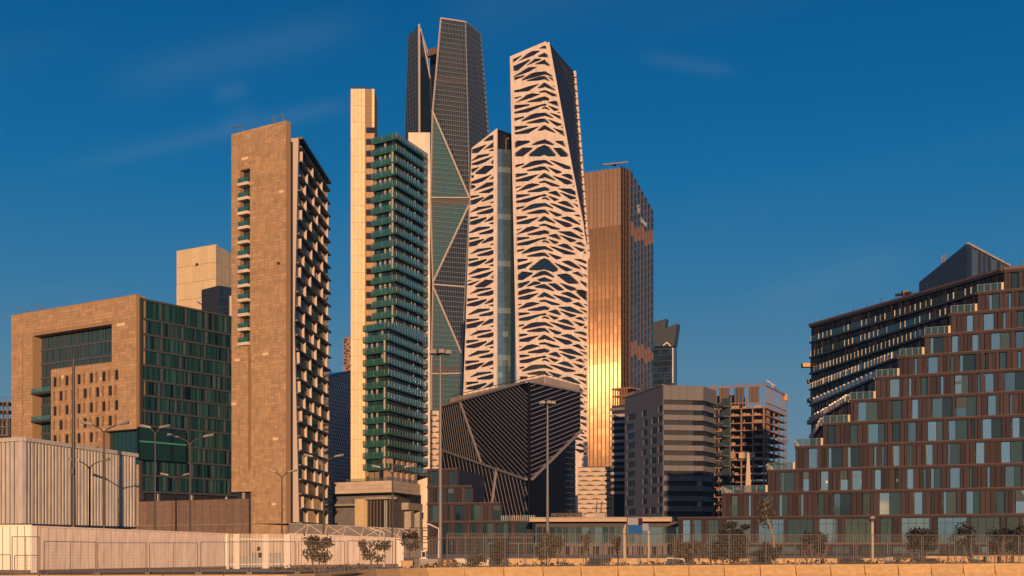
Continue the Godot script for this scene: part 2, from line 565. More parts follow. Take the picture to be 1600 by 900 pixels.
func stone_glass_block() -> void:
	var c := spot(213, 346)
	var l := spot(18, 378)
	var far := c + (spot(362, 375) - c) * 1.35
	var f := face(l, c)
	var g := face(c, far)
	var h := rise(461, 346)
	var t := thing("stone_and_glass_block", "sandstone framed office block with a green glass side wall, left of the sandstone tower", "building", c)
	var b := Buf.new()
	b.prism([f.at(0.3, 0, -3.2), f.at(f.w - 0.6, 0, -3.2), g.at(g.w, 0, -0.6), g.at(g.w, 0, -0.6) + (l - c)], 0, [h - 0.4, h - 0.4, h - 0.4, h - 0.4])
	part("core", b, mats["dark core"], t)
	# the stone front with its L-shaped recess and its window openings
	var base := f.ab(213, 670).y
	var r0 := f.ab(51, 525)
	var r1 := f.ab(175, 505)
	var s0 := f.ab(80, 577)
	var low_l := f.ab(160, 690).x
	var outer := PackedVector2Array([Vector2(0, 0), Vector2(low_l, 0), Vector2(low_l, base), Vector2(f.w, base), Vector2(f.w, h), Vector2(0, h)])
	var holes := []
	var rects := []
	var top_b := r0.y
	var recess := PackedVector2Array([Vector2(r0.x, 2), Vector2(s0.x, 2), Vector2(s0.x, s0.y), Vector2(r1.x, s0.y), Vector2(r1.x, top_b), Vector2(r0.x, top_b)])
	holes.append(recess)
	rects.append([r0.x, r1.x, s0.y, top_b])
	rects.append([r0.x, s0.x, 2.0, s0.y + 0.01])
	var slit := rect_of(f, 35, 530, 36.6, 800)
	rects.append(slit)
	holes.append(rect(slit[0], slit[1], 1.0, slit[3]))
	var windows := []
	var v_top := f.ab(85, 590).y
	var k := 0
	var pitch := (r1.x + 2.2 - s0.x) / 10.6
	for row in 9:
		var v1 := v_top - row * 3.98
		if v1 < 12: break
		for i in 11:
			var wide := (i + row) % 2 == 0
			var a := s0.x + 0.75 + i * pitch * 0.985
			var w := 1.75 if wide else 1.05
			if v1 - 2.55 < base and a + w > low_l: continue
			var q := [a, a + w, v1 - 2.55, v1]
			rects.append(q)
			holes.append(rect(q[0], q[1], q[2], q[3]))
			windows.append([q, wide])
	b = Buf.new()
	plate(b, f, outer, holes, 3.0)
	part("stone_wall", b, mats["stone joint"], t)
	for w in windows:
		var q = w[0]
		bp("window", f.xf(q[0] - 0.1, q[1] + 0.1, q[2] - 0.1, q[3] + 0.1, -0.5, -0.38), mats["shaded glass"] if w[1] else mat("niche brown", Color(0.17, 0.10, 0.06), 0.8), t)
		if w[1]:
			bp("window_bar", f.xf((q[0] + q[1]) / 2 - 0.05, (q[0] + q[1]) / 2 + 0.05, q[2], q[3], -0.38, -0.32), mats["dark frame"], t)
	courses(f, 0.0, 0.06, func(_a): return h, func(a): return base if a > low_l else 0.0, 0, f.w, rects, 0.85, 1.4, 3.4, t, 0.006)
	bp("parapet_cap", f.xf(-0.1, f.w + 0.1, h, h + 0.25, -1.2, 0.1), mats["stone joint"], t)
	# the stone return at the corner
	b = Buf.new()
	b.box(Transform3D(Basis(g.u * 1.6, UP * (h - base), g.n * 0.3), g.at(0.0, base, -0.3)))
	part("stone_return", b, mats["stone"], t)
	# glazing inside the recess, in bands
	var bands := [505, 536, 558, 580, 602, 624, 646, 668, 690]
	var prev := top_b + 0.5
	for i in bands.size() - 1:
		var v: float = f.ab(66, bands[i + 1] + 8).y
		var to: float = r1.x if v > s0.y - 3 else s0.x + 2.0
		bp("recess_beam", f.xf(r0.x, to, v - 0.25, v + 0.25, -3.0, -2.55), mats["grey frame"], t)
		var a := r0.x
		while a < to - 0.4:
			var e := minf(a + rng.randf_range(0.7, 1.9), to)
			bp("pane", f.xf(a + 0.08, e - 0.08, v + 0.25, prev - 0.25, -2.95, -2.85), pick([mats["teal glass"], mats["green glass"], mats["teal glass"], mat("recess pane", Color(0.035, 0.070, 0.072), 0.15, 0.3)]), t)
			bp("mullion", f.xf(e - 0.06, e + 0.06, v + 0.25, prev - 0.25, -2.9, -2.6), mats["grey frame"], t)
			a = e
		prev = v
	for y in [613, 657]:
		var v: float = f.ab(62, y).y
		var bal := Buf.new()
		bal.box(f.xf(r0.x, s0.x + 0.0, v - 0.5, v, -3.0, 0.6))
		var o := part("balcony", bal, mats["dark frame"], t)
		bp("balustrade", f.xf(r0.x, s0.x, v, v + 1.2, 0.45, 0.55), clear_glass("green balustrade", Color(0.05, 0.2, 0.16), 0.45), o)
	# the glass side: storeys of uneven fins between grey beams
	var lines := [467.7, 498.0, 521.7, 545.8, 569.8, 593.9, 617.7, 641.5, 665.0, 693.0, 718.0, 742.5, 768.0]
	var panes := []
	var kinds := [mats["teal glass"], mats["green glass"], mats["green glass"], mats["teal glass"], mat("green blade", Color(0.032, 0.092, 0.100), 0.4), mat("grey green pane", Color(0.034, 0.060, 0.064), 0.2), mat("navy gap", Color(0.006, 0.010, 0.022), 0.3, 0.0, "", Vector3.ONE, 0.3), mat("green panel", Color(0.020, 0.072, 0.080), 0.4), mat("mirror teal", Color(0.13, 0.22, 0.23), 0.08, 0.7), mats["teal glass"]]
	for i in lines.size():
		var v: float = g.ab(222, lines[i]).y
		bp("beam", g.xf(1.6, g.w, v - 0.26, v + 0.26, -0.1, 0.42), mats["grey frame"], t)
		if i + 1 == lines.size(): break
		var v2: float = g.ab(222, lines[i + 1]).y
		var a := 1.8
		var until := rng.randf_range(4, 9)
		while a < g.w - 0.3:
			var w: float = pick([0.32, 0.4, 0.5, 0.65, 0.9])
			var e := minf(a + w, g.w)
			put(panes, g.xf(a + 0.04, e - 0.04, v2 + 0.35, v - 0.35, -0.1, 0.02 + rng.randf() * 0.22), pick(kinds))
			a = e
			if a > until:
				bp("post", g.xf(a, a + 0.55, v2 + 0.35, v - 0.35, -0.1, 0.36), mats["grey frame"], t)
				a += 0.55
				until = a + rng.randf_range(5, 10)
	lot_end("pane", panes, t)
	bp("corner_post", g.xf(1.0, 1.75, g.ab(222, 768).y, h - 0.5, -0.3, 0.5), mats["dark frame"], t)
	# the set-back glazed lobby under the stone corner
	var lob := f.ab(165, 735)
	var b0 := f.ab(190, 768).y
	for i in 8:
		var a := low_l + 0.3 + i * (f.w - low_l) / 8.0
		bp("lobby_pane", f.xf(a, a + (f.w - low_l) / 8.0 - 0.2, b0, base, -2.4, -2.2), mats["teal glass"], t)
	bp("lobby_transom", f.xf(low_l, f.w, (b0 + base) / 2 + 1.5, (b0 + base) / 2 + 2.0, -2.3, -2.0), mat("green strip", Color(0.06, 0.30, 0.22), 0.4), t)
	# the glass box that sticks out of the side at the lobby level
	var s1 := g.ab(285, 700).x
	var v_hi := g.ab(222, 668).y
	var v_lo := g.ab(222, 719).y
	bp("annex_core", g.xf(-0.2, s1, v_lo, v_hi, 0.45, 1.4), mats["navy gap"], t)
	for i in 14:
		bp("annex_pane", g.xf(s1 * i / 14.0 + 0.06, s1 * (i + 1) / 14.0 - 0.06, v_lo + 0.1, v_hi - 0.1, 1.4, 1.46), pick([mats["teal glass"], mats["blue glass"], mats["teal glass"]]), t)
	bp("annex_strip", g.xf(-0.2, s1, (v_lo + v_hi) / 2 + 0.3, (v_lo + v_hi) / 2 + 0.7, 1.46, 1.56), mats["green strip"], t)
	bp("lobby_base", f.xf(low_l, f.w, b0 - 2.4, b0, -2.6, -1.8), mats["dark frame"], t)
	for x in [250, 303, 357]:
		b = Buf.new()
		var at := g.ab(x, 780)
		b.tube(g.at(at.x, 0, -1.0), g.at(at.x, g.ab(222, 768).y, -1.0), 0.8, 0.8, 14)
		part("column", b, mats["galvanised"], t)
	# two window-cleaning davits on the roof
	for x in [33, 56]:
		b = Buf.new()
		var a: float = f.ab(x, 485).x
		b.tube(f.at(a, h, -2), f.at(a, h + 2.0, -2), 0.16, 0.16, 6)
		b.tube(f.at(a + 0.4, h + 1.2, -2), f.at(a - 4.0, h + 2.6, -1), 0.14, 0.10, 6)
		part("roof_davit", b, mats["galvanised"], t)

func cream_block() -> void:
	var c := spot(337, 520)
	var f := face(spot(276, 532), c)
	var g := face(c, spot(378, 545))
	var h := rise(383, 520)
	var t := thing("cream_block", "cream ribbed block standing behind the sandstone and glass blocks", "building", c)
	var b := Buf.new()
	b.prism([f.at(0.2, 0, -0.2), f.at(f.w - 0.2, 0, -0.2), g.at(g.w, 0, -0.2), g.at(g.w, 0, -0.2) + f.o - c], 0, [h - 0.2, h - 0.2, h - 0.2, h - 0.2])
	part("core", b, mats["stone joint"], t)
	var items := []
	for q in [f, g]:
		var n := 10 if q == f else 7
		for row in 8:
			var v1 := h - row * 6.6
			for i in n:
				var a: float = q.w * i / n
				put(items, q.xf(a + 0.05, a + q.w / n - 0.05, v1 - 6.5, v1, -0.2, 0.05 + rng.randf() * 0.04), mats["cream %d" % [rng.randi() % 4]])
	lot_end("panel", items, t)
	var v := rect_of(f, 306, 411, 310, 416)
	bp("vent", f.xf(v[0], v[1], v[2], v[3], 0.05, 0.25), mats["dark frame"], t)
	bp("parapet_cap", f.xf(0, f.w, h, h + 0.3, -1, 0.1), mats["cream 1"], t)
	b = Buf.new()
	b.tube(f.at(f.ab(322, 480).x, rise(480, 525) - 2, 2), f.at(f.ab(331, 488).x + 2, rise(486, 525) - 3, 4), 0.3, 0.2, 6)
	b.tube(f.at(f.ab(313, 470).x, rise(470, 525), 2), f.at(f.ab(331, 484).x, rise(484, 525), 2), 0.3, 0.2, 6)
	part("maintenance_arm", b, mats["white wall"], t)
	var k := facex(342, 500, 372, 506)
	var t2 := thing("small_glass_block", "small dark glazed block with a pale end wall beside the cream block", "building", k.at(0, 0))
	var h2 := rise(446, 500)
	b = Buf.new()
	b.prism([k.at(0, 0), k.at(k.w, 0), k.at(k.w, 0, -12), k.at(0, 0, -12)], 0, [h2, h2, h2, h2])
	part("core", b, mats["dark core"], t2)
	for r in 8:
		for i in 4:
			bp("window", k.xf(i * k.w / 4 + 0.15, (i + 1) * k.w / 4 - 0.15, h2 - 3.6 - r * 3.7, h2 - 0.5 - r * 3.7, 0.0, 0.12), pick([mats["blue glass"], mats["dark glass"]]), t2)
	var ew := k.ab(358, 470).x
	bp("end_wall", k.xf(ew, ew + 1.2, rise(600, 500), rise(460, 500), 0.2, 1.0), mats["white wall"], t2)

func sandstone_tower() -> void:
	var c := spot(447, 330)
	var l := spot(362, 341)
	var f := face(l, c)
	var sr := spot(467, 333)
	var er := spot(512.5, 375)
	var t := thing("sandstone_tower", "tall sandstone slab tower with a column of balconies and a deep fin-shaded side", "building", c)
	var hl := f.ab(362, 210).y
	var hr := f.ab(447, 188).y
	var hb := rise(217, 333)
	var b := Buf.new()
	var bl := l + (er - sr)
	b.prism([f.at(0.4, 0, -1.6), f.at(f.w - 0.3, 0, -1.6), f.at(f.w - 0.3, 0, -3.0), sr + Vector3(-1.6, 0, -2.4), er + Vector3(-1.6, 0, 0), bl], 0, [hb - 1, hb - 1, hb - 1, hb - 1, hb - 1, hb - 1])
	part("core", b, mats["dark core"], t)
	var strip := rect_of(f, 375, 263, 391, 535)
	var slit := rect_of(f, 388.0, 535, 392.3, 733)
	var groove := rect_of(f, 374.6, 205, 375.6, 766)
	var foot := f.ab(392, 768)
	var outer := PackedVector2Array([Vector2(foot.x, 0), Vector2(f.w, 0), Vector2(f.w, hr), Vector2(0, hl), Vector2(0, foot.y), Vector2(foot.x, foot.y)])
	var top := func(a): return lerpf(hl, hr, a / f.w)
	var bottom := func(a): return 0.0 if a > foot.x else foot.y
	b = Buf.new()
	plate(b, f, outer, [rect(strip[0], strip[1], strip[2], strip[3]), rect(slit[0], slit[1], slit[2], slit[3] + 0.02)], 1.6)
	part("stone_wall", b, mats["stone joint"], t)
	courses(f, 0.0, 0.07, top, bottom, 0, f.w, [strip, slit, [groove[0], groove[1], groove[2], strip[2]], [groove[0], groove[1], strip[3], hl]], 0.74, 1.0, 2.6, t, 0.006)
	bp("slot_back", f.xf(slit[0], slit[1], slit[2], slit[3], -1.6, -1.4), mats["black"], t)
	for i in 12:
		var v: float = f.ab(383, 285.5 + i * 22.7).y
		var bal := Buf.new()
		bal.box(f.xf(strip[0] - 0.15, strip[1] - 0.25, v - 0.75, v, -1.5, 0.75))
		var o := part("balcony", bal, mats["white wall"], t)
		bp("balustrade", f.xf(strip[0] - 0.1, strip[1] - 0.3, v, v + 1.2, 0.62, 0.7), clear_glass("tower balustrade", Color(0.03, 0.14, 0.12), 0.6), o)
		bp("window", f.xf(strip[0], strip[1], v, v + 2.75, -1.5, -1.35), mats["teal glass"], o)
		bp("window_post", f.xf(strip[0] + 1.0, strip[0] + 1.2, v, v + 2.75, -1.35, -1.2), mats["grey frame"], o)
		bp("window_post", f.xf(strip[0] + 1.9, strip[0] + 2.05, v, v + 2.75, -1.35, -1.2), mats["grey frame"], o)
	# the undercroft and its steel column
	b = Buf.new()
	var at := f.ab(374, 790).x
	b.tube(f.at(at, 0, -1.5), f.at(at, foot.y, -1.5), 0.55, 0.55, 14)
	part("column", b, mats["galvanised"], t)
	# the pilaster that closes the side facade, kinked half way up
	var p := face(sr + Vector3(-3.2, 0, 0), sr)
	var pil := Buf.new()
	var ys := [217.0, 510.0, 816.0]
	var xl := [450.5, 453.0, 457.0]
	var xr := [467.0, 460.5, 468.0]
	for i in 2:
		var q := []
		for d in [0.0, -2.2]:
			for k in [[xl[i], ys[i]], [xr[i], ys[i]], [xr[i + 1], ys[i + 1]], [xl[i + 1], ys[i + 1]]]:
				var e := p.ab(k[0], k[1])
				q.append(p.at(e.x, e.y, d + 0.6))
		pil.hexa(q)
	part("pilaster", pil, mats["pilaster stone"], t)
	# the side facade
	var lx := func(v): 
		var y: float = HORIZON - (v - EYE) * FOCAL / 333.0
		var x: float = lerpf(xr[0], xr[1], (y - ys[0]) / (ys[1] - ys[0])) if y < ys[1] else lerpf(xr[1], xr[2], (y - ys[1]) / (ys[2] - ys[1]))
		return spot(x, 333.0, v)
	var rx := func(v):
		return spot(512.5 + 1.5 * sin(clampf(v / 100.0, 0, 1) * PI), 375.0, v)
	var sd := face(sr, er)
	var pos := func(s, v, d): return lx.call(v).lerp(rx.call(v), s) + sd.n * d
	var cell := func(s0, s1, v0, v1, d0, d1): return [pos.call(s0, v0, d0), pos.call(s1, v0, d0), pos.call(s1, v1, d0), pos.call(s0, v1, d0), pos.call(s0, v0, d1), pos.call(s1, v0, d1), pos.call(s1, v1, d1), pos.call(s0, v1, d1)]
	var v0 := rise(816, 333)
	var fl := 3.62
	var floors := int((hb - v0) / fl)
	for i in floors + 1:
		var v := v0 + i * fl
		b = Buf.new()
		b.hexa(cell.call(0.0, 1.0, v - 0.32, v + 0.10, -0.8, 0.72))
		part("shelf", b, mats["dark frame"], t)
		if i == floors: break
		var at_s := [0.22, 0.56, 0.90] if i % 2 == 0 else [0.07, 0.39, 0.74]
		if i % 5 == 3: at_s = [0.18, 0.46, 0.66, 0.93]
		var before := 0.0
		var tall := 3 if i >= floors - 3 else 1
		for s in at_s:
			s += rng.randf_range(-0.02, 0.02)
			b = Buf.new()
			b.hexa(cell.call(s, s + 0.012, v + 0.1, v + fl - 0.32, -0.15, 0.52))
			part("fin", b, mats["light fin"], t)
			b = Buf.new()
			b.hexa(cell.call(before + 0.005, s - 0.002, v + 0.1, v + fl - 0.32, -0.35, -0.15 + rng.randf() * 0.08))
			part("pane", b, pick([mats["dark glass"], mats["blue glass"], mats["shaded glass"]]), t)
			before = s + 0.012
		if before < 0.97:
			b = Buf.new()
			b.hexa(cell.call(before + 0.005, 1.0, v + 0.1, v + fl - 0.32, -0.35, -0.15))
			part("pane", b, mats["blue glass"], t)
	b = Buf.new()
	b.hexa(cell.call(0.0, 1.0, hb, hb + 0.5, -0.8, 1.0))
	part("parapet_cap", b, mats["dark frame"], t)
	for x in [374.5, 424, 438]:
		b = Buf.new()
		var a: float = f.ab(x, 200).x
		var y0: float = top.call(a)
		b.tube(f.at(a, y0 - 0.2, -1), f.at(a, y0 + 1.7, -1), 0.13, 0.13, 6)
		b.tube(f.at(a + 0.3, y0 + 1.6, -1), f.at(a - (3.6 if x < 400 else 0.3), y0 + (1.9 if x < 400 else 2.2), -0.4), 0.16, 0.12, 6)
		part("roof_davit", b, mats["galvanised"], t)
	var cam_at := f.ab(437, 411)
	b = Buf.new()
	b.tube(f.at(cam_at.x, cam_at.y, 0), f.at(cam_at.x, cam_at.y - 0.15, 0.7), 0.25, 0.3, 8)
	part("wall_lamp", b, mats["dark frame"], t)

func distant_pair() -> void:
	var f := facex(536, 620, 552, 620)
	var t := thing("mottled_block", "slim pinkish mottled block glimpsed left of the cream tower shaft", "building", f.at(0, 0))
	var h := rise(524, 620)
	var b := Buf.new()
	b.prism([f.at(0, 0), f.at(f.w + 4, 0), f.at(f.w + 4, 0, -14), f.at(0, 0, -14)], 0, [h - 1.0, h, h, h - 1.0])
	part("wall", b, mat("pink stone", Color(0.34, 0.22, 0.17), 0.85, 0.0, "cells", Vector3(0.06, 0.03, 0.06)), t)
	for i in 60:
		var a := rng.randf_range(0.3, f.w)
		var v := h - 1.5 - (i % 20) * 1.35 + rng.randf_range(-0.5, 0.5)
		bp("window", f.xf(a, a + 0.7, v - 0.9, v, 0.0, 0.05), mats["dark glass"], t)
	# the latticed hall with the bowed roof
	var g := facex(505, 480, 555, 505)
	var t2 := thing("latticed_hall", "dark hall with a pale diagonal lattice between the sandstone and balcony towers", "building", g.at(0, 0))
	b = Buf.new()
	var tops := []
	for i in 9:
		var x := 505.0 + 50.0 * i / 8.0
		tops.append(Vector2(g.ab(x, 0).x, g.ab(x, 592.0 - 12.0 * sin(PI * 0.5 * i / 8.0)).y))
	var outer := PackedVector2Array([Vector2(0, 0), Vector2(g.w, 0)])
	for i in 9:
		outer.append(tops[8 - i])
	plate(b, g, outer, [], 20.0)
	part("wall", b, mats["navy glass"], t2)
	var items := []
	for k in range(-22, 40):
		for s in [0.55, -0.55]:
			var pts := []
			var a0 := k * 1.5
			var p0 := Vector2(a0, 0)
			var p1 := Vector2(a0 + 70.0 * s, 70.0)
			for cut in Geometry2D.intersect_polyline_with_polygon(PackedVector2Array([p0, p1]), outer):
				if cut[0].distance_to(cut[cut.size() - 1]) > 1.0:
					put(items, barx(g.at(cut[0].x, cut[0].y, 0.12 + 0.1 * s), g.at(cut[cut.size() - 1].x, cut[cut.size() - 1].y, 0.12 + 0.1 * s), 0.30, 0.1, g.n), mat("lattice", Color(0.62, 0.55, 0.52), 0.7))
	lot_end("lattice_bar", items, t2)
	for i in 8:
		bp("roof_edge", barx(g.at(tops[i].x, tops[i].y, 0.2), g.at(tops[i + 1].x, tops[i + 1].y, 0.2), 0.5, 0.6, g.n), mats["concrete dark"], t2)

func balcony_tower() -> void:
	# the cream service shaft
	var s := facex(548, 418, 585, 418)
	var hs := rise(139, 418)
	var t := thing("balcony_tower", "residential tower ringed by green glass balconies with a cream service shaft", "building", spot(607, 390))
	var b := Buf.new()
	b.prism([s.at(0.1, 0, -0.1), s.at(s.w - 0.1, 0, -0.1), s.at(s.w - 0.1, 0, -11), s.at(0.1, 0, -11)], 0, [hs, hs, hs, hs])
	part("service_shaft", b, mats["stone joint"], t)
	var items := []
	var split := s.ab(570.5, 300).x
	var brown_l := s.ab(569, 160).x
	var brown_r := s.ab(581, 160).x
	var v := hs
	var row := 0
	while v > rise(750, 418):
		var e := maxf(v - 5.25, rise(752, 418))
		var n := 4
		for i in n:
			var a0 := split * i / n
			put(items, s.xf(a0 + 0.03, a0 + split / n - 0.03, e + 0.06, v, -0.1, 0.1 + rng.randf() * 0.05), mats["cream %d" % [rng.randi() % 4]])
		if v > rise(195, 418):
			for i in 2:
				var a0: float = [brown_l, brown_r][i]
				var a1: float = [brown_r, s.w][i]
				put(items, s.xf(maxf(a0, split) + 0.03, a1, e + 0.06, v, -0.1, 0.02), mat("louvre brown", Color(0.26, 0.17, 0.10), 0.7) if i == 0 else mats["cream 2"])
		v -= 5.25
		row += 1
	lot_end("shaft_panel", items, t)
	for i in 9:
		var y := 150.0 + i * 5.0
		bp("louvre", s.xf(brown_l + 0.2, brown_r - 0.1, rise(y + 1.6, 418), rise(y, 418), 0.02, 0.12), mats["stone joint"], t)
	# small windows in the strip between shaft and balconies
	for i in 29:
		var y := 199.0 + i * 18.4
		var w0 := s.ab(572, 0).x
		bp("strip_window", s.xf(w0, s.w, rise(y + 9, 418), rise(y, 418), -0.1, 0.03), mats["dark glass"], t)
		bp("strip_panel", s.xf(w0, s.w, rise(y + 17.5, 418), rise(y + 9.3, 418), -0.1, 0.1), mats["stone tile 3"], t)
	for x in [549, 563]:
		b = Buf.new()
		var a := s.ab(x, 0).x
		b.tube(s.at(a + 0.8, hs, -1), s.at(a + 0.8, hs + 1.1, -1), 0.1, 0.1, 6)
		b.tube(s.at(a - 0.6, hs + 1.0, -1), s.at(a + 2.4, hs + 1.1, -1), 0.12, 0.12, 6)
		part("roof_davit", b, mats["lamp steel"], t)
	# the white end wall
	var w := facex(638, 426, 672, 426)
	var hw := rise(207, 426)
	b = Buf.new()
	b.prism([w.at(0, 0), w.at(w.w, 0), w.at(w.w - 0.7, 0, -1.2), w.at(0, 0, -1.2)], 0, [hw, hw, hw, hw])
	part("end_wall", b, mats["white wall"], t)
	# the two volumes of storeys
	var fascia := mat("green fascia", Color(0.030, 0.120, 0.096), 0.4)
	var green := clear_glass("balcony glass", Color(0.042, 0.155, 0.132), 0.55)
	var rails := []
	var walls := []
	var lit := mat("pale column", Color(0.36, 0.33, 0.28), 0.7)
	var post := mat("balcony post", Color(0.40, 0.40, 0.35), 0.5, 0.3)
	for vol in [[581.0, 406.0, 619.0, 400.0, 206.0, 16, 18.5], [567.0, 397.0, 607.0, 390.0, 502.0, 12, 18.4]]:
		var lf := facex(vol[0], vol[1], vol[2], vol[3])
		var rf := face(spot(vol[2], vol[3]), spot(668, 422))
		var back := spot(668, 422) + (lf.o - spot(vol[2], vol[3]))
		var y_top: float = vol[4]
		var v1 := rise(y_top, vol[3])
		var v0 := rise(y_top + vol[5] * vol[6] + 2.0, vol[3])
		b = Buf.new()
		b.prism([lf.at(0, 0, -1.45), lf.at(lf.w - 1.45, 0, -1.45), rf.at(rf.w, 0, -1.45), back], v0, [v1, v1, v1, v1])
		part("core", b, mats["dark core"], t)
		for i in int(vol[5]) + 1:
			var y: float = y_top + i * vol[6]
			var vv := rise(y + 8.5, vol[3])
			b = Buf.new()
			b.prism([lf.at(0, 0), lf.at(lf.w, 0), rf.at(rf.w, 0), rf.at(rf.w, 0, -2), lf.at(lf.w - 2, 0, -2), lf.at(0, 0, -2)], vv - 0.45, [vv, vv, vv, vv, vv, vv])
			var o := part("balcony", b, fascia, t)
			for q in [lf, rf]:
				var n := 7 if q == lf else 15
				for k in n:
					var a0: float = q.w * k / n
					put(rails, q.xf(a0 + 0.04, a0 + q.w / n - 0.04, vv - 0.1, vv + 1.5, 0.06, 0.12), green)
				for k in n + 1:
					if q == rf or k % 3 == 0:
						put(walls, q.xf(clampf(q.w * k / n - 0.04, 0, q.w - 0.1), clampf(q.w * k / n + 0.04, 0.1, q.w), vv, vv + 1.52, 0.0, 0.14), post)
				if i > 0:
					var m := 4 if q == lf else 8
					for k in m:
						var a0: float = (q.w - 2.0) * k / m
						put(walls, q.xf(a0 + 0.7, a0 + (q.w - 2.0) / m - 0.1, vv, vv + 3.0, -1.45, -1.35), pick([mats["dark glass"], mats["teal glass"], mats["green glass"], mat("balcony pane", Color(0.09, 0.15, 0.14), 0.1, 0.6)]))
						if rng.randf() < (0.55 if q == lf else 0.6):
							put(walls, q.xf(a0 + 0.1, a0 + 0.65, vv, vv + 3.0, -1.55, -1.1), lit)
	lot_end("balustrade", rails, t)
	lot_end("window", walls, t)
	# stone piers that carry the lowest storey above the podium
	var rf2 := face(spot(607, 391), spot(662, 418))
	var lf2 := facex(567, 398, 606, 391)
	var v0 := rise(752, 385)
	var v1 := rise(716, 390)
	for x in [601.0, 614.5, 624.0, 632.5, 642.0, 651.0]:
		var q := lf2 if x < 605 else rf2
		var a: float = q.ab(x, 735).x
		bp("pier", q.xf(a - (0.9 if q == lf2 else 1.2), a + 1.2, v0, v1, -2.2, -0.4), mat("rose stone", Color(0.42, 0.30, 0.23), 0.8, 0.0, "grit", Vector3(0.2, 0.2, 0.2)), t)
	bp("lobby_glass", lf2.xf(1.0, lf2.ab(600, 735).x, v0, v1 - 0.4, -1.8, -1.6), mat("lit lobby glass", Color(0.26, 0.24, 0.17), 0.2), t)
	for k in 4:
		var a := 1.0 + k * lf2.w / 4.4
		bp("lobby_mullion", lf2.xf(a, a + 0.12, v0, v1 - 0.4, -1.6, -1.45), mats["dark frame"], t)
	bp("lobby_back", rf2.xf(0, rf2.w, v0, v1, -3.0, -2.6), mats["dark core"], t)

func podium_block() -> void:
	var c := spot(613, 380)
	var f := face(spot(505, 397), c)
	var g := face(c, spot(656, 406))
	var t := thing("podium_block", "low stone podium with a broad parapet band below the balcony tower", "building", c)
	var vt := rise(750.5, 380)
	var vb := rise(769, 380)
	var b := Buf.new()
	b.prism([f.at(0, 0), f.at(f.w, 0), g.at(g.w, 0), g.at(g.w, 0, -9), f.at(f.w - 9, 0, -9), f.at(0, 0, -9)], vb, [vt, vt, vt, vt, vt, vt])
	part("parapet_band", b, mats["concrete dark"], t)
	for q in [f, g]:
		var n := int(q.w / 3.0)
		for r in 3:
			for i in n:
				bp("band_panel", q.xf(q.w * i / n + 0.03, q.w * (i + 1) / n - 0.03, vb + (vt - vb) * r / 3.0 + 0.03, vb + (vt - vb) * (r + 1) / 3.0 - 0.03, 0.0, 0.08), pick(tones("podium panel", Color(0.54, 0.45, 0.37), 4, 0.07, 0.8)), t)
	b = Buf.new()
	b.prism([f.at(0, 0, -4.0), f.at(f.w - 3, 0, -4.0), g.at(g.w, 0, -3.0), g.at(g.w, 0, -10), f.at(0, 0, -12)], 0, [vb, vb, vb, vb, vb])
	part("wall", b, mats["concrete dark"], t)
	# the front: a cream pier, a dark curtain wall, a door bay
	var x0 := f.ab(552.5, 800).x
	var x1 := f.ab(566.5, 800).x
	bp("cream_pier", f.xf(x0, x1, 0, vb - 1.6, -4.0, -0.5), mats["cream panel"], t)
	bp("canopy_strip", f.xf(f.ab(569, 0).x, f.ab(605, 0).x, vb - 1.9, vb - 1.2, -4.0, -0.3), mats["concrete"], t)
	var n := 8
	var a0 := x1 + 0.3
	for i in n:
		var a := a0 + (f.w - 1.5 - a0) * i / n
		bp("curtain_pane", f.xf(a + 0.1, a + (f.w - 1.5 - a0) / n - 0.1, 0.5, vb - 1.9, -2.2, -2.05), pick([mats["dark glass"], mat("umber glass", Color(0.03, 0.02, 0.018), 0.15)]), t)
		bp("curtain_fin", f.xf(a - 0.12, a + 0.12, 0.5, vb - 1.9, -2.2, -1.75), mat("umber fin", Color(0.15, 0.115, 0.09), 0.6), t)
	for i in 9:
		var a := g.w * 0.02 + i * g.w * 0.06
		bp("curtain_fin", g.xf(a, a + 0.16, 0.5, vb - 2.3, -2.6, -2.25), mat("grey green fin", Color(0.26, 0.29, 0.28), 0.6), t)
	bp("curtain_back", g.xf(0, g.w * 0.55, 0.5, vb - 2.3, -2.8, -2.6), mats["shaded glass"], t)
	bp("beam", g.xf(g.w * 0.55, g.w + 2.2, rise(797, 398), rise(786, 398), -2.6, 0.2), mats["concrete"], t)
	bp("stone_pier", g.xf(g.w * 0.68, g.w * 0.80, 0, rise(797, 398), -2.6, -0.2), mats["concrete"], t)
	bp("stone_pier", g.xf(g.w * 1.02, g.w * 1.1, 0, rise(797, 398), -2.6, -0.2), mats["concrete"], t)
	bp("window", g.xf(g.w * 0.80, g.w * 1.02, 0.5, rise(797, 398), -2.4, -2.2), mats["dark glass"], t)
	bp("window", g.xf(g.w * 0.56, g.w * 0.68, 0.5, rise(797, 398), -2.4, -2.2), mats["dark glass"], t)
	# the bay left of the pier
	var y0 := f.ab(534, 0).x
	bp("door_bay", f.xf(f.ab(541, 0).x, f.ab(551.5, 0).x, 0.3, rise(795, 390), -3.8, -3.6), mat("warm door glass", Color(0.22, 0.15, 0.09), 0.3), t)
	bp("bay_beam", f.xf(0, x0, rise(790, 390), rise(787, 390), -4.0, -1.0), mats["concrete"], t)
	bp("bay_window", f.xf(f.ab(536, 0).x, f.ab(551.5, 0).x, rise(786, 390), rise(779, 390), -3.8, -3.6), mats["pale glass"], t)
	bp("terrace_rail", f.xf(f.ab(535, 0).x, f.w, vt, vt + 1.0, -1.5, -1.42), clear_glass("terrace glass", Color(0.1, 0.14, 0.13), 0.3), t)
	bp("terrace_rail", g.xf(0, g.w, vt, vt + 1.2, -1.5, -1.42), mats["terrace glass"], t)

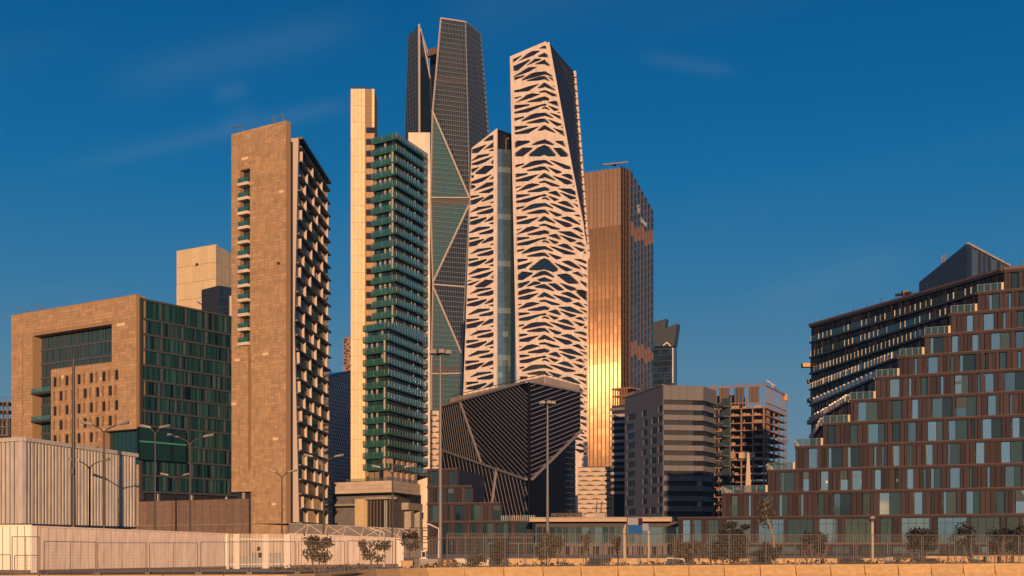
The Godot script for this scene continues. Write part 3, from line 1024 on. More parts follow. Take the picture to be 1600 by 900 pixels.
# ------------------------------------------------------------------ the towers
func edge_at(e: Array, v: float) -> Vector3:                    # a point at height v on an edge given as points from top to bottom
	if v >= e[0].y: return e[0]
	for i in e.size() - 1:
		if v >= e[i + 1].y:
			return e[i].lerp(e[i + 1], (e[i].y - v) / (e[i].y - e[i + 1].y))
	return e[e.size() - 1]

func faceted_tower() -> void:
	var t := thing("faceted_tower", "tallest tower, dark faceted crystal shape with pale diagonal braces and a split crown", "skyscraper", spot(705, 975))
	var ea := [sight(690, 29, 985), sight(677, 173, 980), sight(673.5, 310, 978), sight(674, 322, 978), sight(677.5, 445, 978), sight(675, 580, 980), sight(675, 850, 980)]
	var eb := [sight(728.5, 35, 972), sight(735, 310, 968), sight(734, 322, 968), sight(728, 448, 968), sight(723, 553, 968), sight(720, 850, 968)]
	var ec := [sight(751, 53.5, 1004), sight(763.5, 206, 1004), sight(768, 420, 1004), sight(764, 850, 1004)]
	var fp := facex(680, 980, 728, 968)
	var fr := facex(730, 968, 763, 1004)
	var dark := mat("tower dark glass", Color(0.012, 0.016, 0.028), 0.18, 0.0, "", Vector3.ONE, 0.4)
	var green := mat("tower green glass", Color(0.045, 0.120, 0.122), 0.12, 0.0, "", Vector3.ONE, 0.6)
	var band := mat("tower band", Color(0.10, 0.07, 0.06), 0.6)
	var trim := mat("tower trim", Color(0.24, 0.265, 0.275), 0.6, 0.2)
	var slat := mat("tower slat", Color(0.125, 0.148, 0.165), 0.55, 0.3)
	# the body behind the skin
	var b := Buf.new()
	var off := Vector3(3, 0, -30)
	for i in 46:
		var v0 := 372.0 * i / 46.0
		var v1 := 372.0 * (i + 1) / 46.0
		var q := []
		for v in [v0, v1]:
			var pa := edge_at(ea, v)
			var pb := edge_at(eb, v)
			var pc := edge_at(ec, v)
			for p in [pa, pb, pc, pa + off]:
				q.append(Vector3(p.x, v, p.z - 0.6))
		b.hexa(q)
	part("core", b, mats["dark core"], t)
	var tri3 := func(called, p, m, d):
		var k := Buf.new()
		for i in range(1, p.size() - 1):
			k.tri(p[0] + d, p[i] + d, p[i + 1] + d, Vector3.BACK)
		part(called, k, m, t)
	var A := func(y): return edge_at(ea, rise(y, 979))
	var B := func(y): return edge_at(eb, rise(y, 969))
	var z := Vector3.ZERO
	tri3.call("facet", [ea[0], eb[0], B.call(310), A.call(173)], dark, z)
	tri3.call("facet", [A.call(173), B.call(310), A.call(310)], green, z)
	tri3.call("mechanical_band", [A.call(310), B.call(310), B.call(322), A.call(322)], band, z)
	tri3.call("facet", [A.call(322), B.call(322), A.call(443)], green, z)
	tri3.call("facet", [B.call(322), B.call(448), A.call(443)], dark, z)
	tri3.call("facet", [A.call(447), B.call(449), B.call(553)], dark, z)
	tri3.call("facet", [A.call(447), B.call(553), B.call(573), A.call(573)], green, z)
	tri3.call("mechanical_band", [A.call(573), B.call(573), B.call(584), A.call(584)], band, z)
	tri3.call("facet", [A.call(584), B.call(584), B.call(850), A.call(850)], green, z)
	tri3.call("facet", [eb[0], ec[0], edge_at(ec, 300), edge_at(eb, 300)], dark, z)
	tri3.call("facet", [edge_at(eb, 300), edge_at(ec, 300), edge_at(ec, 0), edge_at(eb, 0)], dark, z)
	tri3.call("mechanical_band", [A.call(118), B.call(118), B.call(130), A.call(130)], mat("tower band dark", Color(0.045, 0.035, 0.035), 0.6), fp.n * 0.08)
	# floor fins, one per storey, and the slanting sun slats between them
	var slats := Buf.new()
	var fl := 3.62
	for i in 108:
		var v := 4.0 + i * fl
		for q in [[ea, eb, fp, 18, 0], [eb, ec, fr, 13, 1]]:
			if v > 390.0: continue
			var g0: float = q[0][0].y / 391.0
			var g1: float = q[1][0].y / 391.0
			var p := edge_at(q[0], v * g0)
			var r := edge_at(q[1], v * g1)
			var n: Vector3 = q[2].n
			bp("floor_fin", barx(p + n * 0.4, r + n * 0.4, 0.26 if q[4] == 0 else 0.2, 0.9, n), trim if q[4] == 0 else slat, t)
			var vt := v + fl
			if vt > 391.5: continue
			var p2 := edge_at(q[0], vt * g0)
			var r2 := edge_at(q[1], vt * g1)
			var m: int = q[3]
			for k in m:
				var s := (k + 0.5) / m
				var lo := p.lerp(r, s) + n * 0.25
				var hi := p2.lerp(r2, clampf(s + 0.28 / m, 0, 1)) + n * 0.9
				slats.box(barx(lo, hi, 0.42, 0.18, n))
	stuff(part("sun_slat", slats, slat, t))
	# pale braces and corner trims
	var brace := func(p, q, w): bp("brace", barx(p + fp.n * 1.3, q + fp.n * 1.3, w, 1.0, fp.n), trim_light(), t)
	brace.call(A.call(173), B.call(310), 1.1)
	brace.call(A.call(310), B.call(310), 0.8)
	brace.call(B.call(322), A.call(443), 1.2)
	brace.call(A.call(445), B.call(449), 0.9)
	brace.call(A.call(447), B.call(553), 1.1)
	brace.call(A.call(584), B.call(584), 1.0)
	for e in [[ea, 0.6], [eb, 0.45], [ec, 0.6]]:
		for i in e[0].size() - 1:
			bp("corner_trim", barx(e[0][i] + fp.n * 0.8, e[0][i + 1] + fp.n * 0.8, e[1], 1.4, fp.n), trim_light() if e[0] == ea else trim, t)
	bp("crown_edge", barx(ea[0] + fp.n * 0.7, eb[0] + fp.n * 0.7, 1.0, 1.4, fp.n), trim_light(), t)
	bp("crown_edge", barx(eb[0], ec[0], 0.8, 1.0, fr.n), trim, t)
	# the left shard with its glazed inner slope
	var l0 := [sight(638, 56, 1010), sight(633, 202, 1010), sight(632, 850, 1010)]
	var l1 := [sight(655.5, 38, 992), sight(656, 204, 992), sight(656, 850, 992)]
	var l2 := [sight(656.5, 42, 1000), sight(672, 120, 1010), sight(673, 850, 1000)]
	b = Buf.new()
	for i in 2:
		b.hexa([l0[i], l1[i], l1[i + 1], l0[i + 1], l0[i] + Vector3(2, 0, -18), l1[i] + Vector3(1, 0, -18), l1[i + 1] + Vector3(1, 0, -18), l0[i + 1] + Vector3(2, 0, -18)])
	part("shard", b, dark, t)
	var fl2 := facex(633, 1010, 656, 992)
	slats = Buf.new()
	for i in 108:
		var v := 4.0 + i * fl
		if v > l0[0].y - 0.4: break
		var p := edge_at(l0, v)
		var r := edge_at(l1, v)
		p.y = v
		r.y = v
		bp("floor_fin", barx(p + fl2.n * 0.4, r + fl2.n * 0.4, 0.22, 0.9, fl2.n), slat, t)
		for k in 9:
			var s := (k + 0.5) / 9.0
			slats.box(barx(p.lerp(r, s) + fl2.n * 0.25, p.lerp(r, clampf(s + 0.03, 0, 1)) + fl2.n * 0.7 + UP * fl, 0.4, 0.18, fl2.n))
	stuff(part("sun_slat", slats, slat, t))
	bp("corner_trim", barx(l1[0] + fl2.n * 0.5, l1[1] + fl2.n * 0.5, 1.2, 1.2, fl2.n), trim_light(), t)
	bp("corner_trim", barx(l1[1] + fl2.n * 0.5, l1[2] + fl2.n * 0.5, 1.2, 1.2, fl2.n), trim_light(), t)
	var gl := mat("inner slope glass", Color(0.02, 0.028, 0.05), 0.12)
	var q0 := sight(657, 44, 996)
	var q1 := sight(672, 122, 1012)
	b = Buf.new()
	b.tri(q0, q1, sight(657, 204, 996), Vector3.BACK)
	b.quad(q1, sight(674, 122, 1012), sight(674, 204, 1012), sight(657, 204, 996), Vector3.BACK)
	b.quad(sight(657, 204, 996), sight(674, 204, 1012), sight(674, 850, 1012), sight(657, 850, 996), Vector3.BACK)
	part("inner_glass", b, gl, t)
	bp("brace", barx(q0, q1, 1.0, 1.0), trim_light(), t)
	bp("brace", barx(sight(657, 46, 994), sight(671.5, 92, 1008), 0.8, 0.8), trim_light(), t)
	for i in 6:
		var s := (i + 0.5) / 6.0
		bp("brace_rung", barx(q0.lerp(q1, s), sight(657, 46, 994).lerp(sight(671.5, 92, 1008), s), 0.4, 0.4), trim, t)
	bp("crown_bridge", barx(sight(671, 84, 1006), sight(684, 80, 1000), 5.0, 4.0), mat("brown steel", Color(0.16, 0.10, 0.075), 0.6), t)
	bp("crown_bridge", barx(sight(672, 90, 1010), sight(686, 88, 1004), 2.0, 4.0), mats["dark frame"], t)
	b = Buf.new()
	b.hexa([sight(672, 92, 1018), sight(690, 92, 1012), sight(690, 850, 1012), sight(672, 850, 1018), sight(672, 92, 1030), sight(690, 92, 1030), sight(690, 850, 1030), sight(672, 850, 1030)])
	part("atrium_core", b, mats["navy glass"], t)

func trim_light() -> StandardMaterial3D:
	return mat("pale steel", Color(0.48, 0.41, 0.34), 0.55, 0.1)

func poly(x0: float, y0: float, k: float, a: Array) -> PackedVector2Array:   # a traced outline: offsets and scale to sightings
	var p := PackedVector2Array()
	for i in range(0, a.size(), 2):
		p.append(Vector2(x0 + a[i] / k, y0 + a[i + 1] / k))
	return p

func lattice_wall(t: Node3D, fl: Face, fr: Face, crease: float, shapes: Array, left: PackedVector2Array, right: PackedVector2Array, inner_l: PackedVector2Array, inner_r: PackedVector2Array, wins: Array) -> void:
	# shapes: [sighted outline, metres to shift up]; each is cut at the crease and laid on the two faces
	var holes := [[], []]
	for s in shapes:
		var bits := []
		for side in 2:
			var f: Face = [fl, fr][side]
			if f == null: continue
			var half := PackedVector2Array([Vector2(-500, -2000), Vector2(crease, -2000), Vector2(crease, 3000), Vector2(-500, 3000)]) if side == 0 else PackedVector2Array([Vector2(crease, -2000), Vector2(3000, -2000), Vector2(3000, 3000), Vector2(crease, 3000)])
			for q in Geometry2D.intersect_polygons(s[0], half):
				var m := PackedVector2Array()
				for p in q:
					var e := f.ab(p.x, p.y)
					m.append(Vector2(e.x, e.y + s[1]))
				var grown := Geometry2D.offset_polygon(m, 0.20, Geometry2D.JOIN_MITER)
				if grown.size() == 1: m = grown[0]
				for r in Geometry2D.intersect_polygons(m, [inner_l, inner_r][side]):
					if Geometry2D.is_polygon_clockwise(r): r.reverse()
					var area := 0.0
					for i in r.size():
						area += r[i].cross(r[(i + 1) % r.size()])
					if absf(area) < 1.2: continue
					holes[side].append(r)
					bits.append([f, r])
		if bits.size():
			var b := Buf.new()
			for e in bits:
				sheet(b, e[0], e[1], -1.1, 0.1)
			part("window", b, wins[rng.randi() % wins.size()], t)
	for side in 2:
		var f: Face = [fl, fr][side]
		if f == null: continue
		var b := Buf.new()
		plate(b, f, left if side == 0 else right, holes[side], 1.0, 0.0, (-1e6 if fr == null else (f.w if side == 0 else 0.0)))
		part("lattice_wall", b, mats["white panel"], t)

func lattice_towers() -> void:
	var wins := [mats["navy glass"], mat("navy glass b", Color(0.018, 0.018, 0.032), 0.15), mat("navy glass c", Color(0.01, 0.02, 0.03), 0.08, 0.0, "", Vector3.ONE, 0.7), mat("navy glass d", Color(0.020, 0.017, 0.026), 0.2)]
	# ---- the taller tower
	var c := spot(852.5, 640)
	var l := spot(797, 648)
	var r := spot(919, 652)
	var fl := face(l, c)
	var fr := face(c, r)
	var t := thing("tall_lattice_tower", "taller white tower with slanted diamond openings folding over a centre crease", "skyscraper", c)
	var U := [[300, 65, 400, 42, 480, 25, 560, 30, 615, 80, 605, 88, 545, 65, 480, 75, 300, 72], [605, 35, 660, 50, 790, 85, 785, 97, 720, 112, 690, 98], [120, 108, 303, 108, 303, 120, 190, 145, 120, 158]]
	var U2 := [[120, 192, 190, 185, 330, 152, 460, 132, 345, 198, 320, 213, 120, 213], [452, 180, 520, 130, 545, 120, 600, 145, 700, 205, 695, 213, 590, 185, 545, 172, 520, 185, 455, 185], [670, 150, 830, 185, 910, 205, 945, 235, 870, 255, 830, 248], [785, 128, 870, 110, 920, 120, 1055, 205, 1045, 213, 940, 185], [965, 80, 1080, 75, 1148, 105, 1230, 145, 1230, 165, 1080, 112], [1030, 150, 1080, 165, 1150, 185, 1230, 235, 1150, 228]]
	var L := [[470, 240, 545, 225, 600, 240, 765, 285, 755, 295, 650, 292, 560, 250, 475, 250], [150, 362, 195, 335, 295, 270, 375, 255, 472, 275, 345, 315, 200, 345], [120, 295, 220, 280, 150, 305], [310, 362, 480, 325, 545, 315, 615, 335, 620, 350, 590, 365, 545, 360, 490, 375, 310, 370], [945, 270, 1020, 252, 1050, 268, 1115, 325, 1060, 315], [1105, 275, 1148, 285, 1230, 330, 1148, 310], [745, 325, 915, 317, 970, 345, 1095, 410, 1085, 415, 880, 375], [1055, 350, 1148, 375, 1230, 420, 1148, 405], [605, 390, 700, 362, 735, 375, 780, 425, 770, 435], [768, 375, 830, 390, 995, 435, 985, 447, 910, 462], [120, 400, 330, 405, 330, 415, 198, 438, 120, 452], [120, 495, 200, 482, 500, 425, 545, 417, 578, 425, 575, 438, 500, 440, 360, 492, 310, 510, 120, 512]]
	var W := [[510, 478, 525, 465, 545, 460, 590, 468, 620, 490, 610, 495, 545, 475, 515, 485], [605, 440, 640, 448, 745, 475, 740, 482, 685, 500], [985, 475, 1055, 458, 1085, 475, 1115, 505, 1105, 512], [1103, 460, 1145, 475, 1230, 515, 1145, 490], [738, 520, 820, 495, 880, 505, 960, 572, 950, 578], [955, 520, 985, 530, 1115, 558, 1110, 570, 1055, 588], [628, 540, 690, 548, 980, 622, 985, 632, 890, 638, 830, 635], [228, 622, 350, 555, 420, 542, 560, 542, 670, 600, 665, 608, 600, 590, 545, 580, 480, 590, 230, 632], [120, 585, 258, 568, 258, 578, 120, 618], [1102, 600, 1120, 590, 1230, 575, 1230, 625, 1110, 612]]
	var S1 := [[120, 670, 160, 632, 335, 632, 335, 650, 120, 730], [370, 685, 430, 650, 545, 612, 610, 640, 680, 680, 670, 690, 545, 665, 380, 690], [705, 635, 815, 635, 845, 715, 715, 650], [100, 830, 235, 730, 375, 730, 370, 745, 240, 845, 100, 845], [330, 820, 440, 735, 545, 690, 620, 725, 710, 825, 708, 845, 590, 845, 545, 822, 490, 845, 330, 845], [675, 735, 780, 732, 880, 820, 880, 850, 775, 850]]
	var S2 := [[325, 5, 490, -125, 545, -145, 610, -120, 740, 0, 735, 30, 660, 42, 600, 20, 545, 5, 460, 18, 335, 15], [120, -32, 165, -40, 375, -95, 270, -10, 120, 20], [695, -80, 900, -5, 940, 20, 850, 32, 790, 0], [790, -100, 875, -113, 930, -95, 1055, -10, 1050, 5, 940, -30], [970, -135, 1060, -132, 1125, -105, 1190, -70, 1125, -75], [1030, -60, 1150, -10, 1200, 40, 1150, 28], [120, 130, 230, 40, 375, 58, 375, 70, 240, 155, 120, 155], [368, 115, 440, 65, 490, 40, 545, 33, 590, 45, 685, 110, 680, 125, 590, 90, 545, 80, 490, 95, 375, 123], [450, 150, 545, 122, 655, 165, 650, 178, 490, 178, 455, 160], [725, 85, 850, 70, 910, 90, 1028, 195, 1020, 208, 890, 205, 840, 180], [945, 58, 1020, 42, 1095, 105, 1085, 115], [1090, 75, 1155, 105, 1220, 150, 1155, 135], [1055, 168, 1150, 210, 1220, 250, 1220, 300, 1150, 270, 1060, 190], [120, 225, 168, 212, 335, 172, 330, 190, 225, 260, 120, 275], [300, 240, 390, 185, 420, 180, 490, 198, 485, 208, 305, 248], [412, 250, 510, 222, 545, 218, 600, 245, 685, 305, 675, 313, 550, 275, 420, 262], [605, 210, 705, 208, 820, 290, 815, 303, 735, 303], [768, 200, 900, 245, 995, 275, 990, 300, 930, 308, 860, 280], [120, 350, 240, 300, 310, 283, 430, 300, 350, 325, 120, 385], [995, 330, 1100, 310, 1150, 325, 1230, 345, 1230, 500, 1150, 460]]
	var T := [[470, 140, 545, 103, 575, 120, 575, 148, 545, 138], [190, 315, 300, 220, 375, 182, 480, 175, 400, 230], [60, 315, 225, 243, 60, 375], [460, 245, 545, 205, 595, 235, 598, 268, 545, 258, 465, 258], [60, 415, 335, 297, 335, 310, 170, 450, 60, 450], [300, 378, 410, 290, 495, 290, 480, 302], [415, 362, 545, 300, 620, 370, 618, 392, 545, 358], [100, 545, 320, 410, 430, 405, 330, 465]]
	var shapes := []
	var lay := func(lists, off):
		for one in lists:
			for a in one:
				shapes.append([poly(790, 510, 9.0, a), -off * 640.0 / FOCAL])
	lay.call([[W[7], W[8]]], -458.5)
	lay.call([[U[0], U[1]], U2, L, W], -394.0)
	lay.call([U, U2], -327.5)
	lay.call([[W[5], W[6], W[7], W[8]]], -320.0)
	lay.call([U, U2, L, W], -252.7)
	lay.call([U, U2, L, W], -185.3)
	lay.call([U], -118.0)
	lay.call([U2, L, W], -66.5)
	lay.call([U, U2, L, W], 0.0)
	lay.call([U, U2, L, W], 67.2)
	lay.call([U, U2, L, W], 134.4)
	for a in S1: shapes.append([poly(790, 150, 9.0, a), 0.0])
	for a in S2: shapes.append([poly(790, 420, 9.0, a), 0.0])
	for a in T: shapes.append([poly(790, 60, 9.0, a), 0.0])
	var P := func(f, pts):
		var o := PackedVector2Array()
		for p in pts: o.append(f.ab(p[0], p[1]))
		return o
	var crest := fl.ab(852.5, 64)
	var left: PackedVector2Array = P.call(fl, [[812.5, 850], [852.5, 850], [852.5, 64.5], [796.7, 88.3]])
	var inner_l: PackedVector2Array = P.call(fl, [[816.5, 835], [852.5, 835], [852.5, 66], [801.0, 91]])
	var right: PackedVector2Array = P.call(fr, [[852.5, 850], [918.5, 850], [918.8, 407], [912.0, 350], [856.5, 68.5], [852.5, 64.5]])
	var inner_r: PackedVector2Array = P.call(fr, [[852.5, 835], [917.8, 835], [917.8, 408], [910.6, 352], [853.5, 66], [852.5, 66]])
	lattice_wall(t, fl, fr, 852.5, shapes, left, right, inner_l, inner_r, wins)
	# the body, its dark sloping side and serrated rear edge
	var top := rise(65, 640)
	var b := Buf.new()
	var low := [l + Vector3(9, 0, -2), c + Vector3(0, 0, -2), r + Vector3(-0.5, 0, -1), r + Vector3(-2, 0, -30), l + Vector3(6, 0, -36)]
	var high := [l + Vector3(1.0, 0, -2), c + Vector3(0, 0, -2), c + Vector3(1.3, 0, -2), sight(896, 112, 668), l + Vector3(4, 0, -36)]
	for i in 5:
		var j := (i + 1) % 5
		var a0: Vector3 = low[i]
		var a1: Vector3 = low[j]
		a0.y = 0
		a1.y = 0
		var h0: Vector3 = high[i]
		var h1: Vector3 = high[j]
		h0.y = top - 1.5 if i in [1, 2] else rise(112, 668) - 1.0 if i == 3 else rise(89, 648) - 2.0
		h1.y = top - 1.5 if j in [1, 2] else rise(112, 668) - 1.0 if j == 3 else rise(89, 648) - 2.0
		b.quad(a0, a1, h1, h0, (a1 - a0).cross(UP) * -1.0)
		b.tri(h0, h1, c + Vector3(-3, top - 1.0, -14), UP)
	part("core", b, mats["dark core"], t)
	var s0 := sight(856.5, 66, 640.5)
	var s1 := sight(897, 112, 674)
	var s2 := sight(919.2, 405, 652.3)
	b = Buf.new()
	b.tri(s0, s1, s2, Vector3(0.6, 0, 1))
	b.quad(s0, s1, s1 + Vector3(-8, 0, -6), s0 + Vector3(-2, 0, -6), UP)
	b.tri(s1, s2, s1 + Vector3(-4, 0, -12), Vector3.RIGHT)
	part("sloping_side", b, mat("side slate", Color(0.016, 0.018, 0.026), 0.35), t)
	var sn := (s1 - s0).cross(s2 - s0).normalized()
	if sn.z < 0: sn = -sn
	for i in 34:
		var k := (i + 0.7) / 35.0
		var p := s0.lerp(s2, k)
		var q := s1.lerp(s2, k)
		p = s0.lerp(s2, maxf(0.0, k - 0.06))
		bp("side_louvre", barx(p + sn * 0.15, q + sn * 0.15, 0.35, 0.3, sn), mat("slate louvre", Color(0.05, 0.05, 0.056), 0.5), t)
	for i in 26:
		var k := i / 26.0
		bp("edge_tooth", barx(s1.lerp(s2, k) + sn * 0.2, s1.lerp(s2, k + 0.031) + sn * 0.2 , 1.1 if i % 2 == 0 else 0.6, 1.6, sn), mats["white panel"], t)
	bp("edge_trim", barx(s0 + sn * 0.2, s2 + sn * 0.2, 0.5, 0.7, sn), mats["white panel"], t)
	# ---- the lower tower
	var c2 := spot(776.5, 655)
	var l2 := spot(730, 662)
	var f2 := face(l2, c2)
	var t2 := thing("short_lattice_tower", "shorter white tower with slanted diamond openings and a raked top", "skyscraper", c2)
	shapes = []
	var D := [[265, 175, 330, 135, 387, 110, 387, 160, 330, 172], [120, 285, 155, 270, 310, 215, 220, 300, 120, 308], [290, 265, 387, 188, 387, 240], [340, 280, 387, 262, 387, 280], [145, 390, 220, 330, 340, 315, 330, 330, 240, 355, 155, 390], [140, 425, 387, 340, 300, 400, 220, 430, 140, 432], [362, 400, 387, 375, 387, 418, 362, 418], [120, 485, 148, 480, 230, 460, 165, 512, 120, 520], [190, 520, 290, 445, 387, 445, 387, 460, 300, 530, 195, 530], [120, 552, 172, 548, 172, 568, 120, 575], [130, 622, 365, 540, 270, 610, 200, 632, 130, 635], [340, 590, 387, 555, 387, 580], [120, 648, 190, 660, 190, 675, 120, 705], [175, 715, 310, 630, 387, 622, 387, 650], [230, 735, 387, 680, 387, 705, 340, 735]]
	for a in D: shapes.append([poly(715, 195, 6.92, a), 0.0])
	var Q := [[135, 82, 215, 28, 360, 12, 365, 20, 260, 45], [210, 92, 360, 45, 387, 38, 387, 75, 340, 92, 210, 102], [90, 138, 222, 127, 222, 135, 90, 168], [90, 200, 200, 165, 310, 135, 310, 148, 235, 195, 185, 213, 90, 213], [290, 185, 387, 118, 387, 160, 300, 185], [340, 203, 387, 188, 387, 207], [115, 305, 215, 245, 345, 237, 340, 250, 240, 275, 120, 310], [230, 310, 370, 268, 387, 263, 387, 290, 360, 308, 235, 320], [80, 360, 232, 350, 230, 357, 80, 392], [80, 422, 280, 370, 280, 378, 195, 440, 80, 458], [260, 410, 340, 355, 387, 345, 387, 380, 265, 418], [350, 430, 387, 418, 387, 430]]
	var E := [[115, 750, 215, 690, 345, 685, 340, 695, 240, 722, 118, 755], [145, 785, 387, 715, 320, 770, 240, 795], [362, 790, 387, 755, 387, 792], [190, 880, 300, 810, 387, 820, 387, 832, 290, 890, 200, 890], [80, 828, 150, 815, 80, 840], [80, 868, 230, 822, 150, 868]]
	for a in E: shapes.append([poly(715, 320, 6.92, a), 0.0])
	for k in [[-450, 8, 12], [0, 0, 12], [450, 0, 6], [880, 0, 12], [1330, 0, 12], [1780, 0, 12], [2230, 0, 12]]:
		for i in range(k[1], k[2]):
			shapes.append([poly(715, 320, 6.92, Q[i]), -k[0] / 6.92 * 662.0 / FOCAL])
	left = P.call(f2, [[716, 850], [776.5, 850], [776.5, 200.5], [736.8, 231.5]])
	inner_l = P.call(f2, [[716.4, 840], [771, 840], [771, 208], [736.4, 234]])
	lattice_wall(t2, f2, null, 2000.0, shapes, left, left, inner_l, inner_l, wins)
	var hl := f2.ab(736.8, 231.5).y
	var hr := f2.ab(776.5, 200.5).y
	b = Buf.new()
	var bk := spot(800, 690)
	b.prism([f2.at(0.5, 0, -1.6), f2.at(f2.w - 0.3, 0, -1.6), spot(800, 672), bk, l2 + Vector3(8, 0, -12)], 0, [hl - 1, hr - 1, rise(212, 668), rise(212, 690), hl - 1])
	part("core", b, mats["dark core"], t2)
	b = Buf.new()
	b.quad(f2.at(f2.w, rise(240, 655), -0.1), sight(799, 240, 674), sight(799, 209, 674), f2.at(f2.w, hr - 0.3, -0.1), Vector3.BACK)
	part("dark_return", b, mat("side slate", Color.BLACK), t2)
	b = Buf.new()
	var pole_at := sight(790.5, 240, 657)
	b.tube(pole_at, sight(790.5, 217, 659), 0.35, 0.35, 6)
	b.tube(sight(790.5, 217, 659), sight(796, 216, 659), 0.35, 0.35, 6)
	part("vent_pipe", b, mats["galvanised"], t2)
	# the glazed link between the two
	var g := facex(777.0, 656.5, 802.5, 658.5)
	var t3 := thing("glazed_link", "tall strip of blue green curtain wall between the two white lattice towers", "building", g.at(0, 0))
	var hg := rise(233, 657)
	b = Buf.new()
	b.prism([g.at(0, 0, -0.3), g.at(g.w, 0, -0.3), g.at(g.w, 0, -10), g.at(0, 0, -10)], 0, [hg, hg, hg, hg])
	part("core", b, mats["dark core"], t3)
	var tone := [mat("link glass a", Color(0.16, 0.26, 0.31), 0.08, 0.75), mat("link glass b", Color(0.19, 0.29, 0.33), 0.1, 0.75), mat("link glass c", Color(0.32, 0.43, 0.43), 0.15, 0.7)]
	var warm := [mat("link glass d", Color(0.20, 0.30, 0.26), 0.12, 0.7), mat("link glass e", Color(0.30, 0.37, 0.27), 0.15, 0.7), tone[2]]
	var panes := []
	var rows := int(hg / 2.9)
	for i in rows:
		var v1 := hg - i * 2.9
		var low_part := i > rows * 0.42
		for k in 3:
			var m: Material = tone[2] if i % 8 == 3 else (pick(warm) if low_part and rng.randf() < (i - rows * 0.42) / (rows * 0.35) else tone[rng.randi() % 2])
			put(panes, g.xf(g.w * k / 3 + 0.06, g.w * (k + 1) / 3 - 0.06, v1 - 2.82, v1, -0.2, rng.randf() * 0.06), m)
	lot_end("pane", panes, t3)
	bp("dark_return", Transform3D(Basis(Vector3(2.2, 0, 2.0), UP * rise(233, 657), Vector3(0, 0, -0.5)), g.at(g.w - 1.6, 0, 0.1)), mat("link shade", Color(0.012, 0.03, 0.045), 0.3), t3)

